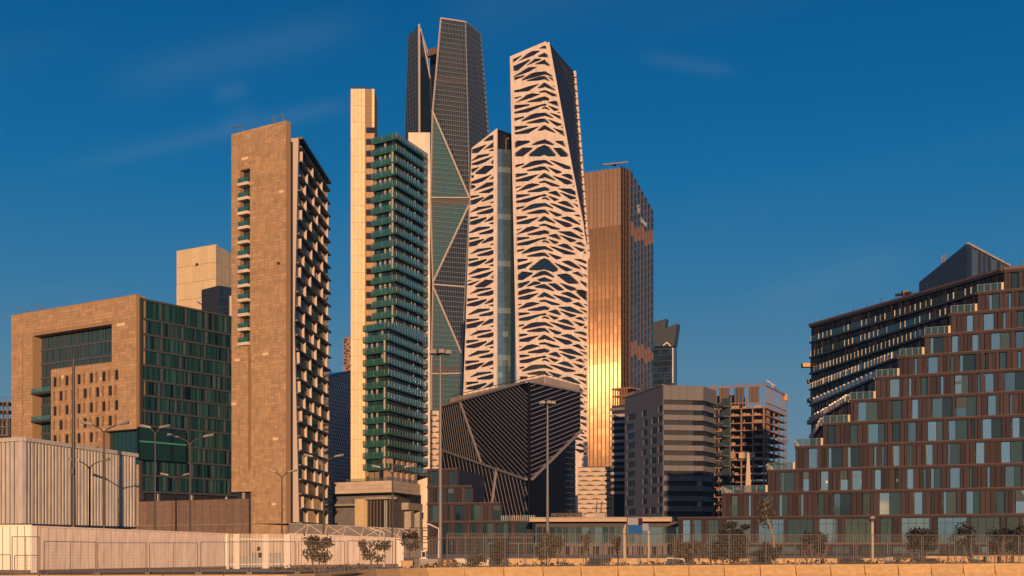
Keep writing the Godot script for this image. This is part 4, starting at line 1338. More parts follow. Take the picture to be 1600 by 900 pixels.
func bronze_tower() -> void:
	var l := spot(908.5, 760.7)
	var c := spot(971, 760.5)
	var e := spot(984, 766)
	var r := spot(1021, 800)
	var f := face(l, c)
	var g := face(e, r)
	var k0 := face(c, e)
	var t := thing("bronze_tower", "bronze tower with gleaming vertical ribs and a stepped slanting crown", "skyscraper", c)
	var hl := rise(272, 762)
	var hc := rise(260, 758)
	var he := rise(268, 766)
	var hr := rise(338, 800)
	var b := Buf.new()
	b.prism([f.at(0, 0, -0.5), c + Vector3(0, 0, -0.5), e + Vector3(0, 0, -0.5), r + Vector3(-0.4, 0, -0.3), r + Vector3(-8, 0, -22), l + Vector3(6, 0, -30)], 0, [hl - 1.5, hc - 1.5, he - 6, hr - 3, hr - 3, hl - 2])
	part("core", b, mats["dark core"], t)
	var br := tones("bronze sheet", Color(0.140, 0.086, 0.051), 5, 0.06, 0.14, 0.035)
	for q in br: q.metallic_specular = 0.0
	var dk := tones("bronze dark", Color(0.125, 0.076, 0.050), 3, 0.10, 0.30, 0.05)
	for q in dk: q.metallic_specular = 0.15
	var rib := mat("bronze rib", Color(0.036, 0.022, 0.018), 0.5, 0.3)
	var panes := []
	var n := 10
	var fh := 4.1
	for i in n:
		var a0 := f.w * i / n
		var a1 := f.w * (i + 1) / n
		var top := lerpf(hl, hc, (i + 0.7) / n)
		bp("rib", f.xf(a0 - 0.28, a0 + 0.28, 0, top + 0.6, -0.4, 0.75), rib, t)
		var v := top
		var j := 0
		var yaw := rng.randfn(0.0, 0.006)
		while v > 1.0:
			var lo := maxf(v - fh, 0.0)
			var tf := f.xf(a0 + 0.3, a1 - 0.3, lo + 0.06, v, -0.4, 0.05)
			tf.basis = Basis(Vector3.UP, yaw + rng.randfn(0.0, 0.0018)) * Basis(Vector3.RIGHT, 0.004 * sin(float(j / 9) * 2.4) + rng.randfn(0.0, 0.0014)) * tf.basis
			put(panes, tf, br[(i * 3 + j / 9) % 5] if j > 7 else dk[i % 3])
			v -= fh
			j += 1
	for i in 3:
		var a0 := k0.w * i / 3.0
		bp("rib", k0.xf(a0 - 0.2, a0 + 0.35, 0, lerpf(hc, he, i / 3.0) + 0.5, -0.4, 0.7), rib, t)
		var v := lerpf(hc, he, (i + 0.5) / 3.0)
		while v > 1.0:
			put(panes, k0.xf(a0 + 0.4, k0.w * (i + 1) / 3.0 - 0.25, maxf(v - fh, 0) + 0.3, v, -0.4, 0.1), br[i])
			v -= fh
	# the right face: dark glass grid with two bronze bands, its top stepping down
	var m := 7
	for i in m:
		var a0 := g.w * i / m
		var a1 := g.w * (i + 1) / m
		var top := lerpf(he + 1, hr + 2.0, (i + 0.35) / m)
		bp("rib", g.xf(a0 - 0.2, a0 + 0.2, 0, top + 1.2, -0.6, 0.55), mat("slate rib", Color(0.10, 0.085, 0.085), 0.5, 0.3), t)
		bp("crown_fin", g.xf(a0 - 0.25, a0 + 1.6, top - 7, top + 1.2, -0.4, 0.1), dk[1], t)
		var v := top
		while v > 1.0:
			var y := HORIZON - (v - EYE) * FOCAL / (g.at(a0, 0).z * -1.0)
			var shift := (i + 0.5) / m * 14.0
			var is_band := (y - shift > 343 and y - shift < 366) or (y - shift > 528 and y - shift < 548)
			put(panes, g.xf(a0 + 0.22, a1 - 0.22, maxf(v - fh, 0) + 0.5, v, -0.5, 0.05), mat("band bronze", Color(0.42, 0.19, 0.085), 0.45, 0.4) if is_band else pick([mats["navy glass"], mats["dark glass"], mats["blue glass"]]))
			put(panes, g.xf(a0 + 0.22, a1 - 0.22, maxf(v - fh, 0) + 0.02, maxf(v - fh, 0) + 0.44, -0.5, 0.18), mat("grid light", Color(0.22, 0.21, 0.21), 0.4, 0.4))
			v -= fh
	lot_end("cladding_panel", panes, t)
	# a pale emblem and a word too far off to read, near the top of the dark face
	var em := g.ab(998, 334)
	var sgn := mat("sign face", Color(0.40, 0.42, 0.46), 0.5)
	for q in [[0.0, 1.0], [0.6, 0.6], [-0.6, 0.6], [0.0, -0.3]]:
		bp("emblem", Transform3D(Basis((g.u + UP).normalized() * 2.2, (UP - g.u).normalized() * 2.2, g.n * 0.3), g.at(em.x - 2.0 + q[0] * 2.0, em.y + q[1] * 2.0, 0.6)), sgn, t)
	for i in 5:
		bp("sign_letter", g.xf(em.x + 2.0 + i * 1.9, em.x + 3.3 + i * 1.9, em.y - 4.5 - i * 0.3, em.y - 1.6 - i * 0.3 - (i % 2) * 0.9, 0.6, 0.8), sgn, t)
	# the window-cleaning cradle arm on the roof
	var p := sight(960, 259, 764)
	b = Buf.new()
	b.tube(p, p + UP * 1.6, 1.1, 1.1, 8)
	part("cleaning_crane_base", b, mats["lamp steel"], t)
	bp("cleaning_crane_arm", barx(sight(941, 257.5, 760), sight(981, 253.5, 764), 0.9, 0.9), mats["galvanised"], t)

func horned_tower() -> void:
	var f := facex(1021, 905, 1051, 900)
	var g := face(f.at(f.w, 0), spot(1058, 915))
	var t := thing("horned_tower", "dark tower with two pointed horns rising behind the bronze tower", "skyscraper", f.at(f.w, 0))
	var h := rise(541, 900)
	var b := Buf.new()
	var far := g.at(g.w, 0)
	b.prism([f.at(-4, 0), f.at(f.w, 0), far, far + Vector3(-4, 0, -16), f.at(-4, 0, -20)], 0, [h, h, h, h, h])
	part("wall", b, mats["navy glass"], t)
	for i in 16:
		var v := h - 1.5 - i * 4.0
		for k in 4:
			bp("ledge", f.xf(k * f.w / 4 + (0.8 if i % 2 else 0.0), (k + 0.8) * f.w / 4 + (0.8 if i % 2 else 0.0), v - 0.5, v, 0.0, 1.1), mats["dark frame"], t)
			bp("window", f.xf(k * f.w / 4 + 0.4, (k + 0.9) * f.w / 4, v - 3.3, v - 0.7, 0.0, 0.1), pick([mats["blue glass"], mats["shaded glass"], mats["dark glass"]]), t)
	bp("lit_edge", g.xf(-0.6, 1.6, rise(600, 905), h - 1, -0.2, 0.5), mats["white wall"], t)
	var horn := func(pts, deep):
		var q := PackedVector2Array()
		for p in pts: q.append(f.ab(p[0], p[1]))
		var bb := Buf.new()
		plate(bb, f, q, [], deep, 0.4)
		part("horn", bb, mats["dark frame"], t)
	horn.call([[1020, 504], [1041, 498], [1039, 512], [1035, 541], [1020, 541]], 7.0)
	horn.call([[1039, 513], [1058, 505.5], [1053, 541], [1034, 541]], 9.0)
	bp("horn_brace", barx(sight(1036, 540, 899), sight(1042, 535, 899), 0.8, 0.8), mats["white wall"], t)
	bp("horn_brace", barx(sight(1042, 535, 899), sight(1048, 541, 899), 0.8, 0.8), mats["white wall"], t)

func striped_block() -> void:
	var c := spot(826.5, 340)
	var l := spot(690, 402)
	var r := spot(905.5, 363)
	var f := face(l, c)
	var g := face(c, r)
	var t := thing("striped_block", "black angular block wrapped in pale diagonal stripes, in front of the lattice towers", "building", c)
	var dark := mat("striped black", Color(0.006, 0.006, 0.010), 0.5, 0.0, "", Vector3.ONE, 0.25)
	var fin := mat("stripe fin", Color(0.26, 0.235, 0.245), 0.5, 0.2)
	var V := func(q, x, y): return q.ab(x, y)
	# skin outlines
	var zone_a := PackedVector2Array([V.call(f, 690, 636), V.call(f, 722, 628), V.call(f, 755, 722), V.call(f, 690, 702)])
	var zone_b := PackedVector2Array([V.call(f, 722, 628), V.call(f, 826.5, 597), V.call(f, 826.5, 749), V.call(f, 755, 722)])
	var zone_c := PackedVector2Array([V.call(f, 690, 702), V.call(f, 826.5, 749), V.call(f, 826.5, 806), V.call(f, 690, 840)])
	var zone_d := PackedVector2Array([V.call(g, 826.5, 597), V.call(g, 905.5, 613), V.call(g, 905.5, 672), V.call(g, 827, 749)])
	var top := rise(597, 340)
	var b := Buf.new()
	b.prism([f.at(0, 0, -0.4), f.at(f.w, 0, -0.4), g.at(g.w, 0, -1.5), g.at(g.w, 0, -1.5) + (l - c) * 0.9], 0, [f.ab(690, 636).y - 0.2, top - 0.2, g.ab(905, 613).y - 0.2, f.ab(690, 636).y])
	part("core", b, dark, t)
	var faces := [[f, zone_a], [f, zone_b], [f, zone_c], [g, zone_d]]
	for q in faces:
		b = Buf.new()
		plate(b, q[0], q[1], [], 0.5, 0.25)
		part("facet", b, dark, t)
	# stripes: lines through the facet, clipped to it
	var lay := func(q: Face, zone: PackedVector2Array, p0: Vector2, p1: Vector2, step: Vector2, n: int, w: float):
		var a: Vector2 = q.ab(p0.x, p0.y)
		var d := q.ab(p1.x, p1.y) - a
		for i in range(0 if step.x + step.y > 0.0 else 1, n):
			var s := q.ab(p0.x + step.x * i, p0.y + step.y * i)
			for cut in Geometry2D.intersect_polyline_with_polygon(PackedVector2Array([s - d * 6.0, s + d * 6.0]), zone):
				var e0: Vector2 = cut[0]
				var e1: Vector2 = cut[cut.size() - 1]
				if e0.distance_to(e1) > 0.6:
					bp("stripe_fin", barx(q.at(e0.x, e0.y, 0.5), q.at(e1.x, e1.y, 0.5), w, 0.10, q.n), fin, t)
	lay.call(f, zone_a, Vector2(690, 660), Vector2(697, 705), Vector2(3.4, 0), 26, 0.16)
	lay.call(f, zone_a, Vector2(690, 660), Vector2(697, 705), Vector2(-3.4, 0), 8, 0.16)
	lay.call(f, zone_b, Vector2(722, 628), Vector2(762, 670), Vector2(6.9, 0), 18, 0.19)
	lay.call(f, zone_b, Vector2(722, 628), Vector2(762, 670), Vector2(-6.9, 0), 22, 0.19)
	lay.call(f, zone_c, Vector2(700, 710), Vector2(711, 765), Vector2(5.6, 0), 26, 0.22)
	lay.call(f, zone_c, Vector2(700, 710), Vector2(711, 765), Vector2(-5.6, 0), 10, 0.22)
	lay.call(g, zone_d, Vector2(827, 618), Vector2(880, 600), Vector2(0, 7.3), 24, 0.19)
	lay.call(g, zone_d, Vector2(827, 618), Vector2(880, 600), Vector2(0, -7.3), 6, 0.19)
	# fold lines
	var fold := func(q: Face, x0, y0, x1, y1):
		var e0 := q.ab(x0, y0)
		var e1 := q.ab(x1, y1)
		bp("fold_trim", barx(q.at(e0.x, e0.y, 0.75), q.at(e1.x, e1.y, 0.75), 0.55, 0.6, q.n), fin, t)
	fold.call(f, 722, 628, 755, 722)
	fold.call(f, 690, 702, 826.5, 749)
	fold.call(g, 827, 749, 905.5, 672)
	fold.call(f, 779, 734, 772, 790)
	fold.call(f, 690, 636, 826.5, 597)
	fold.call(g, 826.5, 597, 905.5, 613)
	# the glazed wall under the fold
	var rows := []
	for i in 15:
		var y := 672.0 + i * 9.0
		var v1 := g.ab(905, y).y
		var v0 := g.ab(905, y + 8.2).y
		var a0: float = maxf(0.0, g.ab(905.0 - (y + 8 - 672.0) * 1.02, y + 8).x)
		var n := 9
		for k in n:
			var s0 := lerpf(a0, g.w, k / float(n))
			put(rows, g.xf(s0 + 0.04, lerpf(a0, g.w, (k + 1.0) / n) - 0.04, v0, v1, -1.5, -1.3 + rng.randf() * 0.05), pick([mats["dark glass"], mats["blue glass"], mats["navy glass"]]))
	lot_end("pane", rows, t)
	for i in 14:
		var y := 681.0 + i * 9.0
		var v1: float = g.ab(905, y).y
		var a0: float = maxf(0.0, g.ab(905.0 - (y - 672.0) * 1.02, y).x)
		bp("ledge", g.xf(a0, g.w, v1, v1 + 0.22, -1.5, -1.12), mat("navy ledge", Color(0.05, 0.062, 0.085), 0.5), t)
	# the roof screen, set back
	var p0 := spot(703, 405)
	var p1 := spot(851, 352)
	var p2 := spot(905.5, 372)
	var h0 := rise(588, 352)
	var h1 := rise(612, 352)
	b = Buf.new()
	b.prism([p0, p1, p2, p2 + Vector3(-3, 0, -6), p1 + Vector3(-6, 0, -12), p0 + Vector3(-1, 0, -6)], h1 - 3.5, [h0, h0, h0, h0, h0, h0])
	part("roof_screen", b, mats["pilaster stone"], t)
	var u1 := face(p0, p1)
	var u2 := face(p1, p2)
	for q in [u1, u2]:
		var n := 16 if q == u1 else 7
		for i in n:
			bp("screen_panel", q.xf(q.w * i / n + 0.05, q.w * (i + 1) / n - 0.05, h1 - 3.4, h0 - 0.1, 0.02, 0.12), pick(tones("screen panel", Color(0.36, 0.30, 0.255), 4, 0.06, 0.7)), t)
		bp("screen_rail", q.xf(0, q.w, h0 + 0.7, h0 + 0.85, -0.6, -0.45), mats["lamp steel"], t)
		for i in n + 1:
			bp("rail_post", q.xf(clampf(q.w * i / n - 0.05, 0, q.w - 0.1), clampf(q.w * i / n + 0.05, 0.1, q.w), h0, h0 + 0.7, -0.6, -0.5), mats["lamp steel"], t)
	for i in 8:
		var s := i / 8.0
		bp("roof_strut", barx(f.at(f.w * (0.35 + 0.08 * i), f.ab(690, 636).y + 0.2 + (top - f.ab(690, 636).y) * (0.35 + 0.08 * i), -0.8), f.at(f.w * (0.35 + 0.08 * i), h1 + 1.0, -2.5), 0.4, 0.4), fin, t)

func scalloped_hall() -> void:
	var f := facex(903, 560, 978, 556)
	var t := thing("scalloped_hall", "pale hall with rows of scalloped shingles, between the striped and the banded blocks", "building", f.at(0, 0))
	var h := rise(729, 560)
	var tops := PackedVector2Array([Vector2(0, 0), Vector2(f.w, 0), Vector2(f.w, h - 1.6), Vector2(f.w * 0.8, h - 0.3), Vector2(f.w * 0.5, h), Vector2(0, h - 0.2)])
	var b := Buf.new()
	plate(b, f, tops, [], 18.0)
	part("wall", b, mat("scallop joint", Color(0.10, 0.09, 0.085), 0.8), t)
	scallops(t, f, 0.0, f.w, 0.0, h - 0.5, 5.2, 2.3)
	# a slice of the same cladding shows between the balcony tower and the striped block
	var g := facex(673, 520, 691, 520)
	var t2 := thing("scalloped_annex", "strip of pale scalloped shingles between the balcony tower and the striped block", "building", g.at(0, 0))
	var h2 := rise(641, 520)
	b = Buf.new()
	plate(b, g, rect(0, g.w + 3, 0, h2), [], 12.0)
	part("wall", b, mats["scallop joint"], t2)
	scallops(t2, g, 0.0, g.w + 3, 0.0, h2 - 0.2, 3.0, 2.6)

func scallops(t: Node3D, f: Face, a0: float, a1: float, b0: float, b1: float, w: float, h: float) -> void:
	var m := tones("scallop", Color(0.50, 0.40, 0.31), 4, 0.07, 0.75)
	var row := 0
	var v := b1
	while v > b0 + 1:
		var a := a0 - (w * 0.5 if row % 2 else 0.0)
		while a < a1:
			var b := Buf.new()
			var x0 := maxf(a, a0)
			var x1 := minf(a + w, a1)
			if x1 - x0 > 0.6:
				var mid := clampf(a + w / 2, x0, x1)
				var ring := [f.at(x0, v, 0.05), f.at(x1, v, 0.05), f.at(x1, v - h * 0.80, 0.12), f.at(lerpf(mid, x1, 0.55), v - h * 0.66, 0.4), f.at(mid, v - h * 0.56, 0.6), f.at(lerpf(mid, x0, 0.55), v - h * 0.66, 0.4), f.at(x0, v - h * 0.80, 0.12)]
				var c := f.at(mid, v - h * 0.35, 0.3)
				for i in 7:
					b.tri(c, ring[i], ring[(i + 1) % 7], f.n)
				part("shingle", b, m[rng.randi() % 4], t)
			a += w
		v -= h * 0.84
		row += 1

func banded_block() -> void:
	var c := spot(1035.5, 467)
	var r := spot(1097, 470)
	var k := spot(1117, 484)
	var l := spot(976, 507)
	var f := face(l, c)
	var g := face(c, r)
	var e := face(r, k)
	var t := thing("banded_block", "grey apartment block with pale horizontal bands and a dark windowed side", "building", c)
	var h := rise(602, 467)
	var hl := f.ab(977, 622).y
	var b := Buf.new()
	b.prism([f.at(0, 0, -0.3), f.at(f.w, 0, -0.3), g.at(g.w, 0, -0.3), e.at(e.w, 0, -0.3), k + Vector3(0, 0, -40), l + Vector3(30, 0, -14)], 0, [hl - 1, h - 1, h - 1, h - 1, h - 1, hl - 1])
	part("core", b, mats["dark core"], t)
	# the windowed side wall
	var grey := mat("slate panel", Color(0.145, 0.150, 0.175), 0.75, 0.0, "grit", Vector3(0.08, 0.08, 0.08))
	var holes := []
	var fl := 15.85 * 467.0 / FOCAL
	var wins := []
	for i in 12:
		var v := rise(633, 467) - i * fl
		if v < 4: break
		for q in [[0.06, 0.28], [0.50, 0.62], [0.70, 0.84], [0.89, 0.985]]:
			if rng.randf() < 0.12: continue
			var o := rng.randf_range(-0.03, 0.03) if q[0] < 0.85 else 0.0
			var w := [f.w * (q[0] + o), f.w * (q[1] + o), v - 2.2, v]
			wins.append(w)
			holes.append(rect(w[0], w[1], w[2], w[3]))
	b = Buf.new()
	plate(b, f, PackedVector2Array([Vector2(0, 0), Vector2(f.w, 0), Vector2(f.w, h), Vector2(0, hl)]), holes, 0.35)
	part("side_wall", b, grey, t)
	for w in wins:
		bp("window", f.xf(w[0], w[1], w[2], w[3], -0.32, -0.25), mats["shaded glass"], t)
	# bands across the front and round the chamfer
	var pan := tones("band panel", Color(0.135, 0.130, 0.136), 4, 0.05, 0.75)
	var v1 := h
	var first := true
	while v1 > 2:
		var bh := 22.5 * 467.0 / FOCAL if first else 8.2 * 467.0 / FOCAL
		for q in [g, e]:
			var n := 5 if q == g else 2
			for i in n:
				bp("band_panel", q.xf(q.w * i / n + 0.03, q.w * (i + 1) / n - 0.03, v1 - bh, v1, -0.3, 0.55), pan[rng.randi() % 4], t)
		var b1 := v1 - bh
		var b0 := b1 - (fl - 8.2 * 467.0 / FOCAL)
		for q in [g, e]:
			var n := 8 if q == g else 3
			for i in n:
				bp("window", q.xf(q.w * i / n + 0.05, q.w * (i + 1) / n - 0.05, b0, b1, -0.9, -0.25 + rng.randf() * 0.03), pick([mats["shaded glass"], mats["shaded glass"], mats["navy gap"], mats["dark glass"]]), t)
		v1 = b0
		first = false
	# recessed glass balconies on the right
	var w0 := face(k, spot(1130, 478))
	var v := h - 6.0
	while v > 3:
		bp("balcony", w0.xf(0, w0.w, v - 0.4, v, -3, 0), mats["grey frame"], t)
		bp("balustrade", w0.xf(0, w0.w, v, v + 1.4, -0.2, -0.1), clear_glass("blue balustrade", Color(0.10, 0.16, 0.20), 0.55), t)
		bp("balcony_glass", w0.xf(0, w0.w, v + 0.05, v + fl - 0.45, -3, -2.8), mats["pale glass"], t)
		v -= fl
	bp("roof_edge", barx(f.at(0, hl + 0.2, 0), f.at(f.w, h + 0.2, 0), 0.5, 0.6, f.n), mats["concrete dark"], t)
	for i in 6:
		var a := rng.randf_range(0.1, 0.9)
		bp("roof_unit", g.xf(g.w * a - 1, g.w * a + 1, h - 0.5, h + rng.randf_range(0.3, 0.9), -6, -4), mats["concrete dark"], t)

func louvred_block() -> void:
	var f := facex(956, 540, 980, 536)
	var t := thing("louvred_block", "half-finished grey banded block squeezed between the bronze tower and the banded block", "building", f.at(0, 0))
	var h := rise(634, 540)
	var b := Buf.new()
	b.prism([f.at(0, 0), f.at(f.w + 5, 0), f.at(f.w + 5, 0, -15), f.at(0, 0, -15)], 0, [h, h, h, h])
	part("wall", b, mats["dark core"], t)
	for i in 14:
		var v := h - 1 - i * 2.6
		bp("band", f.xf(-0.3 + 0.12 * i * 0.2, f.w + 3, v - 1.1, v, 0, 0.8), mats["pilaster stone"] if i % 3 else mats["concrete dark"], t)
	var rust := mat("rust steel", Color(0.24, 0.12, 0.07), 0.7)
	var h2 := rise(607, 540)
	for i in 7:
		var a := 0.2 + i * (f.w - 0.8) / 6.0
		bp("column", f.xf(a, a + 0.45, h, h2, -0.5, -0.05), rust, t)
		bp("column", f.xf(a, a + 0.45, h, h2, -6.5, -6.05), rust, t)
	bp("floor_slab", f.xf(0, f.w + 2, h2 - 0.6, h2, -7, 0.1), rust, t)
	bp("floor_slab", f.xf(0, f.w + 2, (h + h2) / 2, (h + h2) / 2 + 0.4, -7, 0.1), rust, t)

func concrete_frame() -> void:
	var c := spot(1196, 668)
	var l := spot(1068, 684)
	var r := spot(1228, 712)
	var f := face(l, c)
	var g := face(c, r)
	var t := thing("unfinished_frame_building", "unfinished concrete frame building with open floors behind the banded block", "building", c)
	var con := mat("raw concrete", Color(0.28, 0.170, 0.115), 0.9, 0.0, "grit", Vector3(0.05, 0.05, 0.05))
	var deep := mat("raw brown", Color.BLACK)
	var fl := 11.6 * 668.0 / FOCAL
	var v := rise(636, 668)
	var top := rise(601, 668)
	var i := 0
	var b := Buf.new()
	b.prism([f.at(6, 0, -14), f.at(f.w - 16, 0, -14), f.at(f.w - 16, 0, -26), f.at(6, 0, -26)], 0, [top - 3, top - 3, top - 3, top - 3])
	part("core", b, deep, t)
	while v > 1:
		b = Buf.new()
		var o := 0.0 if i != 5 else 0.0
		b.prism([f.at(0, 0, 0.3), f.at(f.w + o, 0, 0.3), g.at(g.w + o, 0, 0.3), g.at(g.w, 0, -20), f.at(0, 0, -28)], v - 0.5, [v, v, v, v, v])
		part("floor_slab", b, con, t)
		for k in 8:
			var a := 0.8 + k * (f.w - 1.6) / 7.0
			bp("column", f.xf(a - 0.35, a + 0.35, v - fl, v - 0.5, -1.4, -0.7), con, t)
			bp("column", f.xf(a - 0.35, a + 0.35, v - fl, v - 0.5, -8.4, -7.7), con, t)
		for k in 5:
			var a := 0.8 + k * (g.w - 1.6) / 4.0
			bp("column", g.xf(a - 0.35, a + 0.35, v - fl, v - 0.5, -1.4, -0.7), con, t)
			if k < 4:
				bp("edge_rail", g.xf(a + 0.4, a + (g.w - 1.6) / 4.0 - 0.4, v + 0.9, v + 1.05, -0.2, -0.1), mats["galvanised"], t)
		for k in 7:
			if rng.randf() < 0.8:
				var a := 1.6 + k * (f.w - 1.6) / 7.0
				bp("upstand", f.xf(a, a + rng.randf_range(2, 4.2), v, v + rng.randf_range(0.5, 1.3), -0.6, -0.2), pick(tones("site board", Color(0.34, 0.22, 0.14), 4, 0.25, 0.85)), t)
		v -= fl
		i += 1
	# the upper storey: a screen of thin posts under a roof edge
	var vb := rise(636, 668)
	for q in [f, g]:
		var n := 22 if q == f else 12
		for k in n + 1:
			bp("screen_post", q.xf(clampf(q.w * k / n - 0.14, 0, q.w), clampf(q.w * k / n + 0.14, 0.2, q.w + 0.2), vb, top, -0.3, 0.0), con, t)
		bp("screen_beam", q.xf(0, q.w, top - 0.7, top, -0.4, 0.1), con, t)
		bp("screen_beam", q.xf(0, q.w, vb + 2.2, vb + 2.7, -0.4, 0.1), con, t)
		for k in n * 2:
			var a: float = rng.randf() * q.w
			bp("formwork_prop", barx(q.at(a, top, -0.4), q.at(a + rng.randf_range(-1.5, 1.5), top + rng.randf_range(0.5, 2.4), -1.2), 0.16, 0.16), pick([con, mats["lamp steel"], mat("rust steel", Color.BLACK)]), t)
	for k in 5:
		bp("screen_panel", f.xf(f.w * (0.08 + 0.18 * k), f.w * (0.2 + 0.18 * k), vb + 2.8, top - 0.8, -0.9, -0.6), pick([mats["dark frame"], deep, mats["concrete dark"]]), t)
	bp("hoist_box", g.xf(g.w - 1.6, g.w + 0.9, top - 3.4, top + 0.2, -1.5, 1.0), mat("hoist orange", Color(0.55, 0.30, 0.10), 0.7), t)
	for k in 2:
		bp("hoist_mast", g.xf(g.w + 0.1 + k * 0.8, g.w + 0.3 + k * 0.8, 0, top - 3, 0.2, 0.5), mats["galvanised"], t)
	for k in 40:
		bp("hoist_lace", barx(g.at(g.w + 0.2, k * 1.9, 0.35), g.at(g.w + 1.0, k * 1.9 + 1.9, 0.35), 0.1, 0.1), mats["galvanised"], t)
	bp("loading_deck", g.xf(g.w, g.w + 3.2, rise(687, 700), rise(685, 700), -3, 0.5), mats["concrete dark"], t)
	bp("crane_jib", barx(sight(1197, 594, 700), sight(1211, 603, 700), 0.5, 0.5), mats["galvanised"], t)
	bp("crane_post", barx(sight(1206, 608, 700), sight(1206, 599, 700), 0.5, 0.5), mats["galvanised"], t)
	# a pale cabin half way up and the tapering shaft below it
	var a0 := f.ab(1126, 710).x
	bp("site_cabin", f.xf(a0, f.ab(1150, 0).x, rise(716, 670), rise(705, 670), 0.3, 2.2), mat("cabin brown", Color(0.30, 0.18, 0.11), 0.7), t)
	bp("site_cabin", f.xf(f.ab(1156, 0).x, f.ab(1180, 0).x, rise(716, 670), rise(707, 670), 0.3, 2.2), mat("cabin tan", Color(0.45, 0.33, 0.22), 0.7), t)
	bp("cabin_window", f.xf(f.ab(1136, 0).x, f.ab(1141, 0).x, rise(713, 670), rise(706, 670), 2.2, 2.3), mats["white wall"], t)
	var sp := Buf.new()
	var q0 := [sight(1164.5, 770, 640), sight(1174, 770, 640), sight(1171, 708, 640), sight(1167.5, 706, 640)]
	sp.hexa(q0 + [q0[0] + Vector3(0, 0, -2), q0[1] + Vector3(0, 0, -2), q0[2] + Vector3(0, 0, -1), q0[3] + Vector3(0, 0, -1)])
	part("tapering_shaft", sp, mats["cabin tan"], t)

# ------------------------------------------------------------------ the bronze-clad low blocks
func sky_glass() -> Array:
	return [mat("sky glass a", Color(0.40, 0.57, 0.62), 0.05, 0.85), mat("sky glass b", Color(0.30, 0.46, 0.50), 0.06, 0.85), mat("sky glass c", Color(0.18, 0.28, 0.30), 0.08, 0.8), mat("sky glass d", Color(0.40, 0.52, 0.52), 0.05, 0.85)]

func dim_glass() -> Array:
	return [mat("dim glass a", Color(0.075, 0.125, 0.12), 0.12, 0.6), mat("dim glass b", Color(0.05, 0.080, 0.085), 0.12, 0.6), mat("dim glass c", Color(0.10, 0.145, 0.125), 0.14, 0.55)]

func clad_storey(t: Node3D, f: Face, a0: float, a1: float, v0: float, v1: float, fins: Array, wins: Array, tall := false, dark := false) -> void:
	bp("spandrel", f.xf(a0, a1, v1 - 0.42, v1, -0.35, 0.42), mats["bronze cladding"], t)
	bp("spandrel_lip", f.xf(a0, a1, v1, v1 + 0.1, -0.2, 0.5), mat("bronze lip", Color(0.16, 0.095, 0.075), 0.5, 0.2), t)
	var a := a0 + 0.05
	var b0 := v0 + 0.08
	var b1 := v1 - 0.42
	while a < a1 - 0.4:
		var n: int = pick([1, 2, 2, 3, 3]) if not tall else pick([1, 2, 2])
		for i in n:
			var w: float = pick([0.55, 0.7, 0.85, 0.95])
			if a + w > a1: w = a1 - a
			if w < 0.15: break
			put(fins, f.xf(a + 0.06, a + w - 0.06, b0, b1, -0.3, rng.randf_range(0.12, 0.38)), mats["bronze fin %d" % [rng.randi() % 4]])
			put(fins, f.xf(a - 0.06, a + 0.06, b0, b1, -0.3, 0.02), mats["dark frame"])
			a += w
		var r := rng.randf()
		var ww: float = pick([0.55, 1.2, 1.5, 1.8]) if not tall else pick([1.6, 2.2, 3.6, 5.0])
		ww = minf(ww, a1 - a)
		if ww > 0.3:
			var tilt := Basis(UP, rng.randfn(0, 0.010)) * Basis(Vector3.RIGHT, rng.randfn(0, 0.012))
			var x := f.xf(a + 0.05, a + ww - 0.05, b0 + 0.12, b1 - 0.05, -0.28, -0.2)
			x.basis = tilt * x.basis
			put(wins, x, (pick([mats["teal glass"], mats["blue glass"], dim_glass()[1]]) if dark else pick(sky_glass()) if r < 0.75 else pick(dim_glass())))
			if rng.randf() < 0.14 and ww > 1.0 and not tall:
				var drop := rng.randf_range(0.2, 0.6) * (b1 - b0)
				put(fins, f.xf(a + 0.1, a + ww - 0.1, b1 - drop, b1 - 0.1, -0.19, -0.16), pick([mat("blind pale", Color(0.07, 0.105, 0.115), 0.4), mat("blind dark", Color(0.06, 0.075, 0.07), 0.35)]))
			put(fins, f.xf(a, a + ww, b0, b0 + 0.12, -0.2, -0.02), mats["dark frame"])
			if tall:
				var k := 1.3
				while k < ww - 0.5:
					put(fins, f.xf(a + k, a + k + 0.08, b0, b1, -0.2, -0.05), mats["dark frame"])
					k += 1.3
				put(fins, f.xf(a, a + ww, b1 - 1.0, b1 - 0.92, -0.2, -0.05), mats["dark frame"])
			a += ww
			if r < 0.36 and a < a1 - 2.0 and not tall:
				var w2: float = pick([1.2, 1.7, 2.1])
				put(wins, f.xf(a + 0.03, a + w2 - 0.05, b0 + 0.05, b1 - 0.03, -0.25, -0.12), pick(dim_glass()))
				a += w2

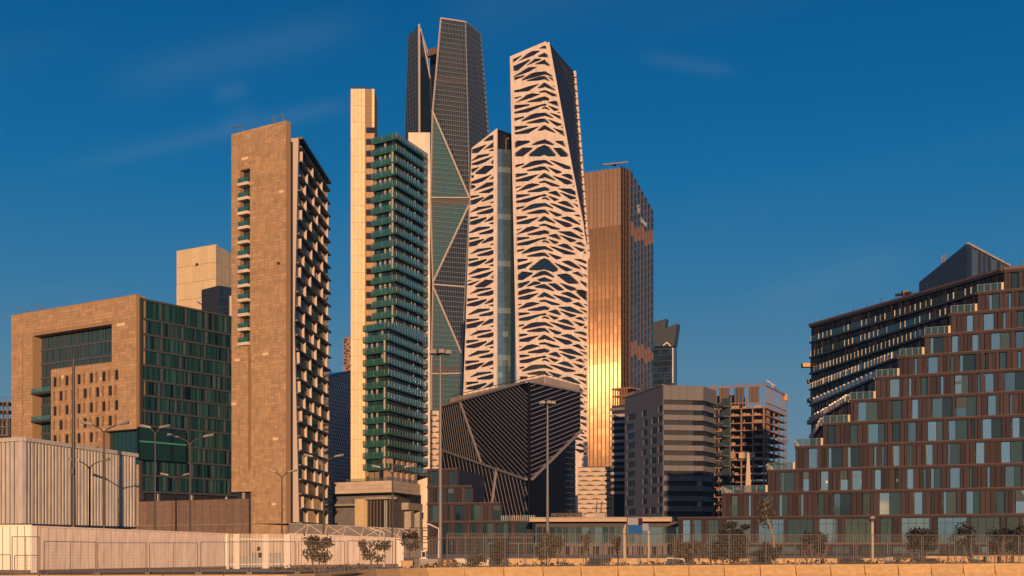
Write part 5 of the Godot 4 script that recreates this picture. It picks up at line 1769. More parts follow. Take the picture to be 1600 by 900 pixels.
func stepped_wing() -> void:
	var f := facex(668, 291, 845, 282)
	var t := thing("stepped_wing", "low bronze-clad wing stepping down to the right, in front of the striped block", "building", f.at(0, 0))
	var ends := [716.0, 738.0, 783.0, 838.0]
	var tops := [733.0, 760.0, 786.5, 815.0]
	var fins := []
	var wins := []
	var b := Buf.new()
	for i in 4:
		var a1 := f.ab(ends[i], 800).x
		var v1 := rise(tops[i], 290)
		var v0 := rise(tops[i + 1], 290) if i < 3 else rise(840, 290)
		b = Buf.new()
		var base := v0 if i < 3 else 0.0
		b.prism([f.at(0, 0, -0.35), f.at(a1, 0, -0.35), spot([757, 757, 786, 842][i], 318), f.at(0, 0, -28)], base - 0.1, [v1 - 0.05, v1 - 0.05, v1 - 0.05, v1 - 0.05])
		part("storey", b, mat("plum panel", Color(0.030, 0.020, 0.024), 0.6), t)
		clad_storey(t, f, 0.0, a1, v0, v1, fins, wins, false, true)
		if i == 3:
			clad_storey(t, f, 0.0, a1, rise(869, 290), v0, fins, wins, true, true)
	var p0 := f.ab(784, 815).x
	var p1 := f.ab(838, 815).x
	var n := 16
	for i in n:
		var a := lerpf(p0, p1, i / float(n))
		bp("balustrade", f.xf(a + 0.03, lerpf(p0, p1, (i + 1.0) / n) - 0.03, rise(815, 284) + 0.1, rise(815, 284) + 1.3, 0.1, 0.15), clear_glass("step glass", Color(0.05, 0.11, 0.11), 0.38), t)
		bp("baluster", f.xf(a - 0.05, a + 0.05, rise(815, 284) + 0.1, rise(815, 284) + 1.35, -0.05, 0.25), mats["light fin"], t)
	lot_end("fin", fins, t)
	lot_end("window", wins, t)

func glass_pavilion() -> void:
	var f := facex(836, 272, 1066, 268)
	var t := thing("glass_pavilion", "long low glazed pavilion with a thin lit roof edge, right of the tall mast", "building", f.at(f.w / 2, 0))
	var vt := rise(808, 270)
	var vb := rise(815, 270)
	bp("roof", f.xf(-1.0, f.w * 0.93, vb + 0.45, vt, -26, 0.8), mats["concrete"], t)
	bp("roof_edge", f.xf(-1.0, f.w * 0.93, vb, vb + 0.5, -2, 1.1), mat("tan edge", Color(0.46, 0.31, 0.18), 0.7), t)
	bp("core", f.xf(0, f.w, 0, vb, -24, -2.2), mats["dark core"], t)
	var n := 22
	for i in n:
		var a := f.w * i / n
		bp("pane", f.xf(a + 0.06, a + f.w / n - 0.06, rise(850, 270), vb - 1.0, -2.1, -2.0), mats["dark glass"] if i < 3 else pick([sky_glass()[2], mats["teal glass"], dim_glass()[0], dim_glass()[1]]), t)
		bp("mullion", f.xf(a - 0.06, a + 0.06, rise(850, 270), vb, -2.0, -1.8), mats["dark frame"], t)
	bp("dark_transom", f.xf(0, f.w, vb - 1.1, vb, -2.05, -1.7), mat("plum panel", Color.BLACK) if mats.has("plum panel") else mats["dark frame"], t)
	bp("plinth_band", f.xf(0, f.w, rise(850, 270) - 0.5, rise(850, 270), -2.1, 0.0), mats["bronze fin 2"], t)
	for i in 30:
		var a := f.w * i / 30.0
		bp("plinth_panel", f.xf(a + 0.1, a + f.w / 30.0 - 0.1, 0, rise(850, 270) - 0.5, -2.1, -0.4 if i % 3 else -1.6), mats["bronze fin %d" % [i % 4]] if i % 3 else mats["dark glass"], t)
	# rooftop plant: a shrubby trough and two slim flues
	for x in [931.0, 938.5]:
		var b := Buf.new()
		b.tube(sight(x, 805, 276), sight(x + 2, 783, 276), 0.18, 0.14, 6)
		part("flue", b, mats["galvanised"], t)
	bp("flue_base", f.xf(f.ab(928, 0).x, f.ab(944, 0).x, vt, vt + 0.9, -5, -3), mats["galvanised"], t)
	bp("roof_trough", f.xf(f.ab(858, 0).x, f.ab(905, 0).x, vt, vt + 0.9, -6, -4), mats["bronze fin 1"], t)
	leaves("trough_plants", t, [[sight(893, 802, 275), Vector3(3.2, 0.9, 0.8), 150], [sight(872, 806, 275), Vector3(2.0, 0.4, 0.6), 60]], 0.35, [Color(0.10, 0.075, 0.045), Color(0.13, 0.10, 0.06)])
	stuff(t.get_node("trough_plants"))

func stepped_block() -> void:
	var f := facex(1060, 256.5, 1660, 222.5)
	var t := thing("stepped_block", "large bronze-clad block rising in glass-railed steps to the right edge", "building", f.at(f.w / 2, 0))
	var xs := [1060.0, 1128.0, 1200.0, 1243.0, 1286.5, 1329.0, 1369.0, 1406.0, 1445.0, 1486.0, 1527.5, 1569.0]
	var ys := [809.0, 771.0, 735.0, 698.0, 662.0, 625.5, 590.0, 557.5, 524.5, 490.6, 457.6, 423.0]
	var lcorner := spot(1267.5, 285)
	var ln := Vector3(-0.95, 0, 0.3)
	var fins := []
	var wins := []
	var rails := []
	var posts := []
	var v_prev := rise(850, 250)
	var vs := []
	for i in 12:
		vs.append(f.ab(xs[i], ys[i]).y)
	clad_storey(t, f, f.ab(1128, 850).x, f.w, 0.4, v_prev, fins, wins, true)
	var core := Buf.new()
	for i in 12:
		var a: float = f.ab(xs[i], ys[i]).x
		var s := f.at(a, 0)
		var lw := lcorner if xs[i] > 1280 else s + Vector3(8, 0, -30)
		var v0: float = v_prev
		var v1: float = vs[i]
		core.prism([f.at(a + 0.3, 0, -0.4), f.at(f.w, 0, -0.4), f.at(f.w, 0, -60), lw + Vector3(30, 0, -20), lw + Vector3(0.5, 0, -0.3)], v0 if i > 0 else 0.0, [v1 - 0.1, v1 - 0.1, v1 - 0.1, v1 - 0.1, v1 - 0.1])
		clad_storey(t, f, a, f.w, v0, v1, fins, wins, i == 0)
		# the side wall that runs back from the step
		var w := face(lw, s)
		if xs[i] > 1280:
			bp("side_spandrel", w.xf(0, w.w, v1 - 0.35, v1 + 0.05, -0.3, 0.5), mats["dark frame"], t)
			var k := 0.0
			while k < w.w - 0.3:
				var e := minf(k + rng.randf_range(0.7, 1.3), w.w)
				put(fins, w.xf(k + 0.03, e - 0.05, v0 + 0.06, v1 - 0.35, -0.3, rng.randf_range(0.0, 0.2)), mats["bronze fin 0"] if rng.randf() < 0.5 else mats["shaded glass"])
				k = e
		else:
			bp("side_wall", w.xf(0, w.w, v0, v1, -0.3, 0.0), mats["bronze fin 0"], t)
		# the glass railing along the terrace edges
		if i > 0:
			var step := clear_glass("step glass", Color(0.05, 0.11, 0.11), 0.38)
			var a2 := f.ab(xs[i + 1], ys[i]).x if i < 11 else a
			var n := 4
			for j in n:
				if i == 11: break
				bp("balustrade", f.xf(lerpf(a, a2, j / 4.0) + 0.03, lerpf(a, a2, (j + 1) / 4.0) - 0.03, v1 + 0.1, v1 + 1.35, 0.0, 0.06), step, t)
				bp("baluster", f.xf(lerpf(a, a2, j / 4.0) - 0.05, lerpf(a, a2, j / 4.0) + 0.05, v1 + 0.1, v1 + 1.4, -0.1, 0.12), mats["metal"], t)
			if i < 11:
				bp("end_pane", f.xf(a2 - 0.45, a2 - 0.05, v1 + 0.1, v1 + 1.4, -0.1, 0.1), mats["cream panel"], t)
				bp("handrail", f.xf(a, a2, v1 + 1.36, v1 + 1.42, -0.05, 0.08), mats["metal"], t)
			var m := int(w.w / (1.7 if i > 6 else 2.8))
			for j in (m if i < 11 else 0):
				var k0 := w.w * j / m
				put(rails, w.xf(k0 + 0.03, w.w * (j + 1) / m - 0.03, v1 + 0.08, v1 + 1.3, 0.05, 0.10), step)
				var lit := 0.55 if i < 6 else 0.34 if i < 8 else 0.20
				if rng.randf() < (0.95 if i < 9 else 0.7):
					put(posts, w.xf(k0 - 0.04, k0 + 0.05, v1 + 0.08, v1 + 1.32, -0.05, rng.randf_range(lit * 0.5, lit)), mats["rail fin"] if mats.has("rail fin") else mat("rail fin", Color(0.62, 0.56, 0.44), 0.35))
		v_prev = v1
	part("core", core, mats["dark core"], t)
	lot_end("fin", fins, t)
	lot_end("window", wins, t)
	lot_end("side_balustrade", rails, t, 120)
	lot_end("side_baluster", posts, t, 200)
	# roof edge, antennas and the cradle
	var s11 := f.at(f.ab(1569, 423).x, 0)
	var w11 := face(lcorner, s11)
	bp("roof_edge", w11.xf(0, w11.w, vs[11], vs[11] + 0.45, -1.0, 0.7), mats["bronze lip"], t)
	bp("roof_edge", f.xf(f.ab(1569, 423).x, f.w, vs[11] + 0.1, vs[11] + 0.5, -1.0, 0.6), mats["bronze lip"], t)
	for k in [0.12, 0.22, 0.3, 0.38, 0.46, 0.62, 0.74]:
		bp("roof_rod", w11.xf(w11.w * k, w11.w * k + 0.07, vs[11], vs[11] + 2.2, -1.5, -1.43), mats["dark frame"], t)
	for x in [1592, 1568]:
		var a: float = f.ab(x, 423).x
		bp("roof_rod", f.xf(a, a + 0.07, vs[11], vs[11] + 2.2, -1.5, -1.43), mats["dark frame"], t)
	bp("cradle_arm", barx(sight(1400, 461.5, 262), sight(1424, 457.5, 258), 0.5, 0.5), mats["lamp steel"], t)
	bp("cradle_box", barx(sight(1410, 459, 260), sight(1418, 457, 260), 1.0, 1.0), mats["lamp steel"], t)
	# small pale notices stuck inside some of the panes
	for q in [[1290, 751, 3.2, 4], [1345, 749, 6, 7], [1401, 748, 4, 5], [1432, 747, 4, 4], [1476, 748, 5, 6], [1503, 745, 7, 8], [1552, 744, 3.5, 4], [1387, 672, 6, 14]]:
		var p0 := f.ab(q[0], q[1] + q[3])
		var p1 := f.ab(q[0] + q[2], q[1])
		bp("window_notice", f.xf(p0.x, p1.x, p0.y, p1.y, -0.14, -0.11), mats["white wall"], t)
	# site boards that stick out past the far corner
	bp("hoist_platform", barx(sight(1253, 571, 286), sight(1270, 571, 286), 0.8, 2.0), mat("hoist orange", Color.BLACK), t)
	for y in [596, 626, 660]:
		bp("far_balcony", barx(sight(1262, y, 287), sight(1269, y, 287), 0.9, 1.5), mats["bronze fin 3"], t)

func blue_gable() -> void:
	var c := spot(1511, 400)
	var l := spot(1436, 425)
	var r := spot(1577, 416)
	var f := face(l, c)
	var g := face(c, r)
	var t := thing("blue_gable_block", "slate blue block with a raked pointed top behind the stepped block", "building", c)
	var hl := f.ab(1436, 441).y
	var hc := rise(380, 400)
	var hr := g.ab(1577, 415).y
	var b := Buf.new()
	b.prism([f.at(0, 0), c, r, r + l - c], 0, [hl, hc, hr, hl - 2])
	part("wall", b, mat("slate blue", Color(0.022, 0.040, 0.072), 0.5), t)
	for i in 9:
		var a := g.w * i / 9.0
		var top := lerpf(hc, hr, (i + 0.9) / 9.0) - 0.8
		var d := rise(436, 400)
		bp("window", g.xf(a + 0.15, a + g.w / 9.0 - 0.45, d, top, 0.0, 0.12), pick([mats["dark glass"], mats["blue glass"], sky_glass()[2]]), t)
		bp("fin", g.xf(a + g.w / 9.0 - 0.4, a + g.w / 9.0 - 0.05, d, top + 0.2, 0.0, 0.45), mats["grey frame"], t)
		bp("window", g.xf(a + 0.15, a + g.w / 9.0 - 0.3, d - 5.0, d - 1.0, 0.0, 0.1), mats["dark glass"], t)
	bp("pale_band", g.xf(0, g.w, rise(451, 400), rise(446, 400), 0.1, 0.35), mats["concrete"], t)
	bp("roof_trim", barx(g.at(0, hc, 0.1), g.at(g.w, hr, 0.1), 0.6, 0.6, g.n), mats["concrete"], t)
	for p in [[1472.0, 405.0, 1472.0, 399.0], [1476.5, 403.0, 1476.5, 398.0], [1472.0, 399.5, 1480.0, 398.5]]:
		b = Buf.new()
		b.tube(sight(p[0], p[1] + 6, 412), sight(p[2], p[3], 412), 0.3, 0.3, 6)
		part("roof_pipe", b, mats["metal"], t)

# ------------------------------------------------------------------ near things
func ribbed_shed() -> void:
	var c := spot(37, 120)
	var l := spot(-70, 125)
	var r := spot(212, 134)
	var f := face(l, c)
	var g := face(c, r)
	var t := thing("ribbed_shed", "pale ribbed metal plant box raised above the hoarding at the left", "shed", c)
	var vb := rise(818, 120)
	var vt := rise(686, 120)
	var b := Buf.new()
	var drop := vt - rise(711.6, 134)
	var sink := vb - rise(823, 134)
	b.prism([f.at(0, 0, -0.1), f.at(f.w, 0, -0.1), g.at(g.w, 0, -0.1), g.at(g.w, 0, -0.1) + l - c], vb - 0.3, [vt - 0.1, vt - 0.1, vt - drop, vt - drop])
	part("core", b, mats["dark frame"], t)
	b = Buf.new()
	b.prism([f.at(0, 0, -1.0), f.at(f.w - 0.8, 0, -1.0), g.at(g.w, 0, -0.9), g.at(g.w, 0, -0.9) + l - c], 0, [vb, vb, vb, vb])
	part("base", b, mats["dark frame"], t)
	var m := tones("ribbed metal", Color(0.66, 0.60, 0.52), 4, 0.03, 0.5, 0.1, "blotch", Vector3(0.35, 0.05, 0.35))
	for q in [f, g]:
		var n := 16 if q == f else 35
		for i in n:
			var a0: float = q.w * i / n
			var a1: float = q.w * (i + 1) / n
			var s := a1 - a0
			var vt0 := vt - (drop * (i + 0.5) / n if q == g else 0.0)
			var vb0 := vb - (sink * (i + 0.5) / n if q == g else 0.0)
			b = Buf.new()
			b.hexa([q.at(a0 + s * 0.10, vb0, -0.05), q.at(a1 - s * 0.28, vb0, -0.05), q.at(a1 - s * 0.28, vt0 - 0.2, -0.05), q.at(a0 + s * 0.10, vt0 - 0.2, -0.05), q.at(a0 + s * 0.16, vb0, 0.08), q.at(a1 - s * 0.34, vb0, 0.08), q.at(a1 - s * 0.34, vt0 - 0.2, 0.08), q.at(a0 + s * 0.16, vt0 - 0.2, 0.08)])
			part("rib_panel", b, m[rng.randi() % 4], t)
		bp("roof_trim", barx(q.at(-0.1 if q == f else 0.0, vt, 0.0), q.at(q.w + 0.15, vt - (drop if q == g else 0.0), 0.0), 0.35, 0.5, q.n), m[3], t)
	bp("corner_trim", f.xf(f.w - 0.45, f.w + 0.12, vb, vt - 0.2, -0.2, 0.22), m[3], t)
	bp("bottom_trim", barx(g.at(0, vb - 0.1, 0.0), g.at(g.w, vb - sink - 0.1, 0.0), 0.15, 0.2, g.n), mats["dark frame"], t)
	bp("end_post", g.xf(g.w + 0.05, g.w + 0.6, vb, vt - drop - 0.9, -1.2, -0.1), mats["cream panel"], t)

func brown_screen_wall() -> void:
	var f := facex(205, 235, 389, 240)
	var t := thing("brown_screen_wall", "brown panelled boundary wall below the glass block", "wall", f.at(f.w / 2, 0))
	var vl := rise(784, 235)
	var vr := rise(779, 240)
	var b := Buf.new()
	plate(b, f, PackedVector2Array([Vector2(0, 0), Vector2(f.w, 0), Vector2(f.w, vr), Vector2(0, vl)]), [], 0.5)
	part("backing", b, mat("screen joint", Color(0.10, 0.07, 0.055), 0.9), t)
	var m := tones("screen brown", Color(0.17, 0.115, 0.085), 4, 0.10, 0.85, 0.0, "blotch", Vector3(0.2, 0.2, 0.2))
	for r in 2:
		for i in 15:
			var a0 := f.w * i / 15.0
			var a1 := f.w * (i + 1) / 15.0
			var hi := lerpf(vl, vr, (i + 0.5) / 15.0)
			bp("panel", f.xf(a0 + 0.03, a1 - 0.03, 0 if r == 0 else hi * 0.56 + 0.05, hi * 0.56 if r == 0 else hi - 0.02, 0.0, 0.12), pick(m), t)
	bp("thin_rail", barx(f.at(0, vl * 0.56, 0.2), f.at(f.w, vr * 0.56, 0.2), 0.06, 0.05, f.n), mats["concrete"], t)

func corrugated(t: Node3D, f: Face, n: int, h0: float, h1: float, m: Array) -> void:
	for i in n:
		var a0 := f.w * i / n
		var a1 := f.w * (i + 1) / n
		var k0 := lerpf(h0, h1, i / float(n))
		var k1 := lerpf(h0, h1, (i + 1.0) / n)
		var b := Buf.new()
		b.hexa([f.at(a0 + 0.03, 0.25, 0), f.at(a1 - 0.03, 0.25, 0), f.at(a1 - 0.03, k1, 0), f.at(a0 + 0.03, k0, 0), f.at(a0 + 0.03, 0.25, -0.04), f.at(a1 - 0.03, 0.25, -0.04), f.at(a1 - 0.03, k1, -0.04), f.at(a0 + 0.03, k0, -0.04)])
		part("panel", b, m[rng.randi() % m.size()], t)
	var bk := Buf.new()
	bk.hexa([f.at(0, 0.2, -0.06), f.at(f.w, 0.2, -0.06), f.at(f.w, h1 - 0.02, -0.06), f.at(0, h0 - 0.02, -0.06), f.at(0, 0.2, -0.10), f.at(f.w, 0.2, -0.10), f.at(f.w, h1 - 0.02, -0.10), f.at(0, h0 - 0.02, -0.10)])
	part("backing", bk, mat("hoarding joint", Color(0.20, 0.13, 0.09), 0.8), t)
	bp("top_rail", barx(f.at(0, h0 + 0.03, 0.0), f.at(f.w, h1 + 0.03, 0.0), 0.12, 0.16, f.n), m[0], t)
	bp("base_board", f.xf(0, f.w, 0, 0.25, -0.1, 0.06), mat("base board", Color(0.12, 0.09, 0.085), 0.8), t)

func hoardings_and_gate() -> void:
	var m := tones("hoarding", Color(0.80, 0.67, 0.56), 4, 0.03, 0.7, 0.0, "blotch", Vector3(0.5, 0.06, 0.5))
	var ml := tones("hoarding pale", Color(0.82, 0.74, 0.62), 3, 0.03, 0.7)
	var c := spot(50, 100)
	var f0 := facex(-30, 100.5, 50, 100)
	var t := thing("site_hoarding", "pale panelled hoarding end at the left edge below the ribbed shed", "hoarding", f0.at(f0.w, 0), "site hoardings")
	corrugated(t, f0, 7, 3.56, 3.56, ml)
	var f := facex(50.5, 100.1, 355, 117)
	t = thing("site_hoarding", "long pale panelled hoarding from the left corner to the picket gate", "hoarding", f.at(0, 0), "site hoardings")
	corrugated(t, f, 27, 3.5, 3.05, m)
	bp("corner_post", f.xf(-0.15, 0.35, 0, 3.55, -0.2, 0.12), ml[0], t)
	bp("corner_post", f.xf(f.w - 0.15, f.w + 0.1, 0, 3.12, -0.2, 0.12), ml[0], t)
	var g := facex(450, 122, 628, 131)
	t = thing("site_hoarding", "pale panelled hoarding behind the two young trees, right of the picket gate", "hoarding", g.at(0, 0), "site hoardings")
	corrugated(t, g, 18, 3.1, 2.72, m)
	bp("corner_post", g.xf(g.w - 0.5, g.w + 0.1, 0, 2.75, -0.2, 0.14), ml[1], t)
	# the picket gate
	var p := facex(356, 117.2, 450, 121.8)
	t = thing("picket_gate", "white steel picket gate between square posts", "gate", p.at(p.w / 2, 0))
	var posts := [0.14, 0.62, 0.99]
	for s in posts:
		bp("post", p.xf(p.w * s - 0.22, p.w * s + 0.22, 0, 3.1, -0.25, 0.15), ml[0], t)
	var pickets := 40
	for i in pickets:
		var s := (i + 0.5) / pickets
		var near := false
		for q in posts:
			if absf(s - q) < 0.045: near = true
		if not near:
			bp("picket", p.xf(p.w * s - 0.022, p.w * s + 0.022, 0.12, 3.12, -0.02, 0.02), ml[2], t)
	for v in [0.35, 2.6]:
		bp("rail", p.xf(0.1, p.w, v, v + 0.08, -0.08, -0.03), ml[0], t)
	for s in [0.50, 0.525]:
		bp("lock_plate", p.xf(p.w * s - 0.14, p.w * s + 0.14, 1.6 if s < 0.51 else 1.0, 1.95 if s < 0.51 else 1.42, 0.03, 0.08), mats["dark frame"], t)

func truss_canopy() -> void:
	var f := facex(452, 215, 652, 225)
	var t := thing("truss_canopy", "low grey roof braced with pale crossed struts below the podium", "canopy", f.at(f.w / 2, 0))
	var h0 := rise(818, 215)
	var h1 := rise(827, 223)
	var b := Buf.new()
	plate(b, f, PackedVector2Array([Vector2(0, 0), Vector2(f.w + 1.5, 0), Vector2(f.w, h1), Vector2(0, h0)]), [], 0.5)
	part("side_panel", b, mats["concrete dark"], t)
	var strut := mat("pale strut", Color(0.50, 0.40, 0.30), 0.7)
	var n := 7
	var lo := rise(839, 218)
	var T := func(s): return f.at(f.w * s, lerpf(h0, h1, s), 0.15)
	var L := func(s): return f.at(f.w * s, lo, 0.15)
	for i in n:
		var s0 := i / float(n)
		var s1 := (i + 1.0) / n
		bp("strut", barx(T.call(s0), L.call(s1), 0.12, 0.12, f.n) if i % 2 else barx(L.call(s0), T.call(s1), 0.12, 0.12, f.n), strut, t)
		bp("strut", barx(T.call(s1), f.at(f.w * s1 - 0.6, lo, 0.15), 0.12, 0.12, f.n), strut, t)
		if i % 2 == 0 and i > 1:
			bp("strut", barx(T.call(s0), L.call(s1), 0.10, 0.10, f.n), strut, t)
	bp("top_chord", barx(T.call(0.0), T.call(1.0), 0.16, 0.2, f.n), mats["concrete"], t)
	b = Buf.new()
	b.quad(f.at(0, h0, -0.1), f.at(f.w, h1, -0.1), f.at(f.w, h1 + 0.3, -24), f.at(0, h0 + 0.3, -24), UP)
	part("roof_sheet", b, mats["concrete dark"], t)

func barrier_line(s: float) -> Vector3:                       # plan of the road barrier, s in metres along it
	var pts := [Vector3(-22.0, 0, -54.8), Vector3(-9.0, 0, -56), Vector3(-7.5, 0, -66.5), Vector3(-5.4, 0, -71.5), Vector3(-2.1, 0, -74), Vector3(11.7, 0, -81), Vector3(34.1, 0, -88.7), Vector3(48, 0, -92)]
	var left := s
	for i in pts.size() - 1:
		var l: float = pts[i].distance_to(pts[i + 1])
		if left <= l or i == pts.size() - 2:
			return pts[i].lerp(pts[i + 1], left / l)
		left -= l
	return pts[0]

func barrier_and_fences() -> void:
	# the planted strip behind the barrier: higher along the barrier, falling to the back
	var b := Buf.new()
	var from := barrier_s(480.0)
	for i in 28:
		var p := barrier_line(from + i * 2.2) + Vector3(0, 0.84, -0.25)
		var q := barrier_line(from + (i + 1) * 2.2) + Vector3(0, 0.84, -0.25)
		b.quad(p, q, q + Vector3(1.0, -0.1, -5), p + Vector3(1.0, -0.1, -5), UP)
		b.quad(p + Vector3(1.0, -0.1, -5), q + Vector3(1.0, -0.1, -5), q + Vector3(2, -0.60, -22), p + Vector3(2, -0.60, -22), UP)
	struct("planting_bed", b, mat("bed soil", Color(0.13, 0.095, 0.065), 0.95, 0.0, "blotch", Vector3(0.4, 0.4, 0.4)))
	b = Buf.new()
	b.quad(Vector3(-60, 0.03, -86), Vector3(-5, 0.26, -80), Vector3(-6, 0.05, -108), Vector3(-60, 0.03, -104), UP)
	struct("verge", b, mat("verge soil", Color(0.24, 0.17, 0.11), 0.95, 0.0, "blotch", Vector3(0.3, 0.3, 0.3)))
	# concrete barrier blocks, one by one
	var con := tones("barrier concrete", Color(0.60, 0.40, 0.19), 4, 0.05, 0.85, 0.0, "blotch", Vector3(0.25, 0.5, 0.25))
	var where := ["in the bottom left corner", "below the hoarding corner", "below the leaning fence panel", "below the ribbed shed", "below the brown screen wall", "below the fence panel at the gate", "under the first young tree", "under the second young tree", "below the hoarding end", "below the stacked scaffold bays", "left of the tall mast foot", "right of the tall mast foot", "left of the round bush", "below the round bush", "right of the round bush", "left of the second mast", "right of the second mast", "left of the blue sign", "below the blue sign", "right of the blue sign", "left of the white rail", "below the white rail", "left of the wide dark bush", "below the wide dark bush", "right of the wide dark bush", "left of the leaning tree", "right of the leaning tree", "below the first clipped tree", "right of the first clipped tree", "left of the globe post lamp", "right of the globe post lamp", "below the middle clipped tree", "left of the last tree", "below the last tree", "at the right edge", "past the right edge"]
	var s := 0.0
	for i in 36:
		var p := barrier_line(s)
		var q := barrier_line(s + 2.5)
		var f := face(p, q)
		var o := thing("road_barrier", "tan concrete road barrier block " + where[i], "road barrier", f.at(f.w / 2, 0), "concrete road barrier blocks")
		b = Buf.new()
		var prof := [[0.30, 0.0], [0.28, 0.10], [0.14, 0.34], [0.10, 0.89], [0.085, 0.92], [-0.10, 0.92], [-0.28, 0.10], [-0.30, 0.0]]
		var a1 := f.w - 0.035
		for k in prof.size() - 1:
			var u = prof[k]
			var v = prof[k + 1]
			var out: Vector3 = f.n * (v[1] - u[1]) - UP * (v[0] - u[0])
			b.quad(f.at(0, u[1], u[0]), f.at(a1, u[1], u[0]), f.at(a1, v[1], v[0]), f.at(0, v[1], v[0]), out if out.length() > 0.01 else UP)
		for a in [0.0, a1]:
			for k in range(1, prof.size() - 1):
				b.tri(f.at(a, prof[0][1], prof[0][0]), f.at(a, prof[k][1], prof[k][0]), f.at(a, prof[k + 1][1], prof[k + 1][0]), f.u * (-1 if a == 0.0 else 1))
		part("block", b, con[rng.randi() % 4], o)
		s += 2.5
	# low wall behind the bed
	var walls := [[628.0, 118.0, 760.0, 120.0, 0.72], [712.0, 112.0, 764.0, 113.0, 0.98], [795.0, 119.0, 1040.0, 121.0, 0.9], [1085.0, 121.0, 1470.0, 123.0, 0.88], [1440.0, 126.0, 1680.0, 128.0, 1.05]]
	var said := ["low tan wall behind the tall mast foot", "curved low white kerb wall right of the tall mast", "low tan wall behind the round bush and blue sign", "low tan wall behind the clipped trees", "low tan wall at the right edge"]
	for i in walls.size():
		var w = walls[i]
		var f := facex(w[0], w[1], w[2], w[3])
		var o := thing("low_wall", said[i], "low wall", f.at(f.w / 2, 0), "low tan walls")
		bp("wall", f.xf(0, f.w, 0, w[4] - 0.08, -0.3, 0), con[i % 4] if i != 1 else mats["white wall"], o)
		bp("coping", f.xf(-0.05, f.w + 0.05, w[4] - 0.08, w[4], -0.38, 0.06), con[3] if i != 1 else mats["white wall"], o)
	# mesh fence panels in front of the bed
	var gal: Material = mats["galvanised"]
	var names := ["clear of the mast", "beside the mast", "left of the round bush", "over the round bush", "right of the round bush", "left of the low trunks", "by the second mast", "below the pavilion end", "left of the blue sign", "below the blue sign", "right of the blue sign", "over the white rail", "left of the wide bush", "over the wide bush", "right of the wide bush", "left of the leaning tree", "below the leaning tree", "right of the leaning tree", "left of the clipped tree", "over the clipped tree", "right of the clipped tree"]
	var near := [[18.0, 78.0, 62.0, 78.5, 0.28, 2.35, "at the left edge in front of the hoarding"], [-30.0, 76.0, 17.0, 77.0, 0.28, 1.3, "low, cut by the left edge of the view"], [22.0, 76.5, 62.0, 77.0, 0.25, 1.3, "low, in front of the hoarding corner"], [68.0, 82.0, 150.0, 85.0, 0.27, 2.1, "leaning and bent, right of the hoarding corner"], [152.0, 85.0, 229.0, 86.0, 0.28, 2.0, "second along the long hoarding"], [233.0, 86.0, 309.5, 86.0, 0.28, 2.0, "third along the long hoarding"], [313.0, 86.0, 388.0, 86.5, 0.28, 2.05, "across the hoarding end and the gate"], [391.0, 86.5, 463.0, 87.0, 0.27, 2.08, "in front of the picket gate"], [466.0, 87.0, 539.5, 87.5, 0.3, 2.08, "in front of the first young tree"], [543.0, 87.5, 614.0, 88.0, 0.36, 2.05, "in front of the second young tree"], [617.0, 88.0, 690.0, 87.0, 0.5, 2.0, "in front of the stacked scaffold bays"]]
	for i in near.size():
		var e = near[i]
		var f := facex(e[0], e[1], e[2], e[3])
		mesh_panel(f, e[4], e[5], "mesh fence panel " + e[6], gal, 0.22 if i == 3 else 0.0)
	s = barrier_s(693.0)
	for i in 21:
		var p := barrier_line(s) + Vector3(0.1, 0, -0.75)
		var q := barrier_line(s + 2.50) + Vector3(0.1, 0, -0.75)
		mesh_panel(face(p, q), 0.84, 1.95, "mesh fence panel on the barrier, " + names[i] if i < 18 else "mesh fence panel on the barrier at the right, " + names[i], gal)
		s += 2.57
	# the second fence, behind the low wall
	for i in 12:
		var x0 := 762.0 + i * 72.0
		var f := facex(x0, 126, x0 + 71.0, 126.3)
		var o := thing("rear_fence_bay", "rail fence bay behind the low wall, number %d from the round bush" % (i + 1), "fence", f.at(f.w / 2, 0), "rear rail fence bays")
		o.set_meta("label", "thin rail fence bay behind the low wall " + ["behind the round bush", "left of the second mast", "behind the second mast", "right of the second mast", "behind the blue sign", "behind the wide dark bush", "left of the leaning tree", "right of the leaning tree", "behind the first clipped tree", "behind the globe post lamp", "behind the middle clipped tree", "near the right edge"][i])
		bp("rail", f.xf(0, f.w, 2.25, 2.31, -0.03, 0.03), mats["lamp steel"], o)
		for k in 3:
			bp("post", f.xf(f.w * k / 3.0, f.w * k / 3.0 + 0.07, 0.1, 2.3, -0.04, 0.04), mats["lamp steel"], o)

func barrier_s(x: float) -> float:
	var s := 0.0
	while s < 95.0:
		var p := barrier_line(s)
		if 800.0 + p.x / -p.z * FOCAL > x: return s
		s += 0.1
	return s

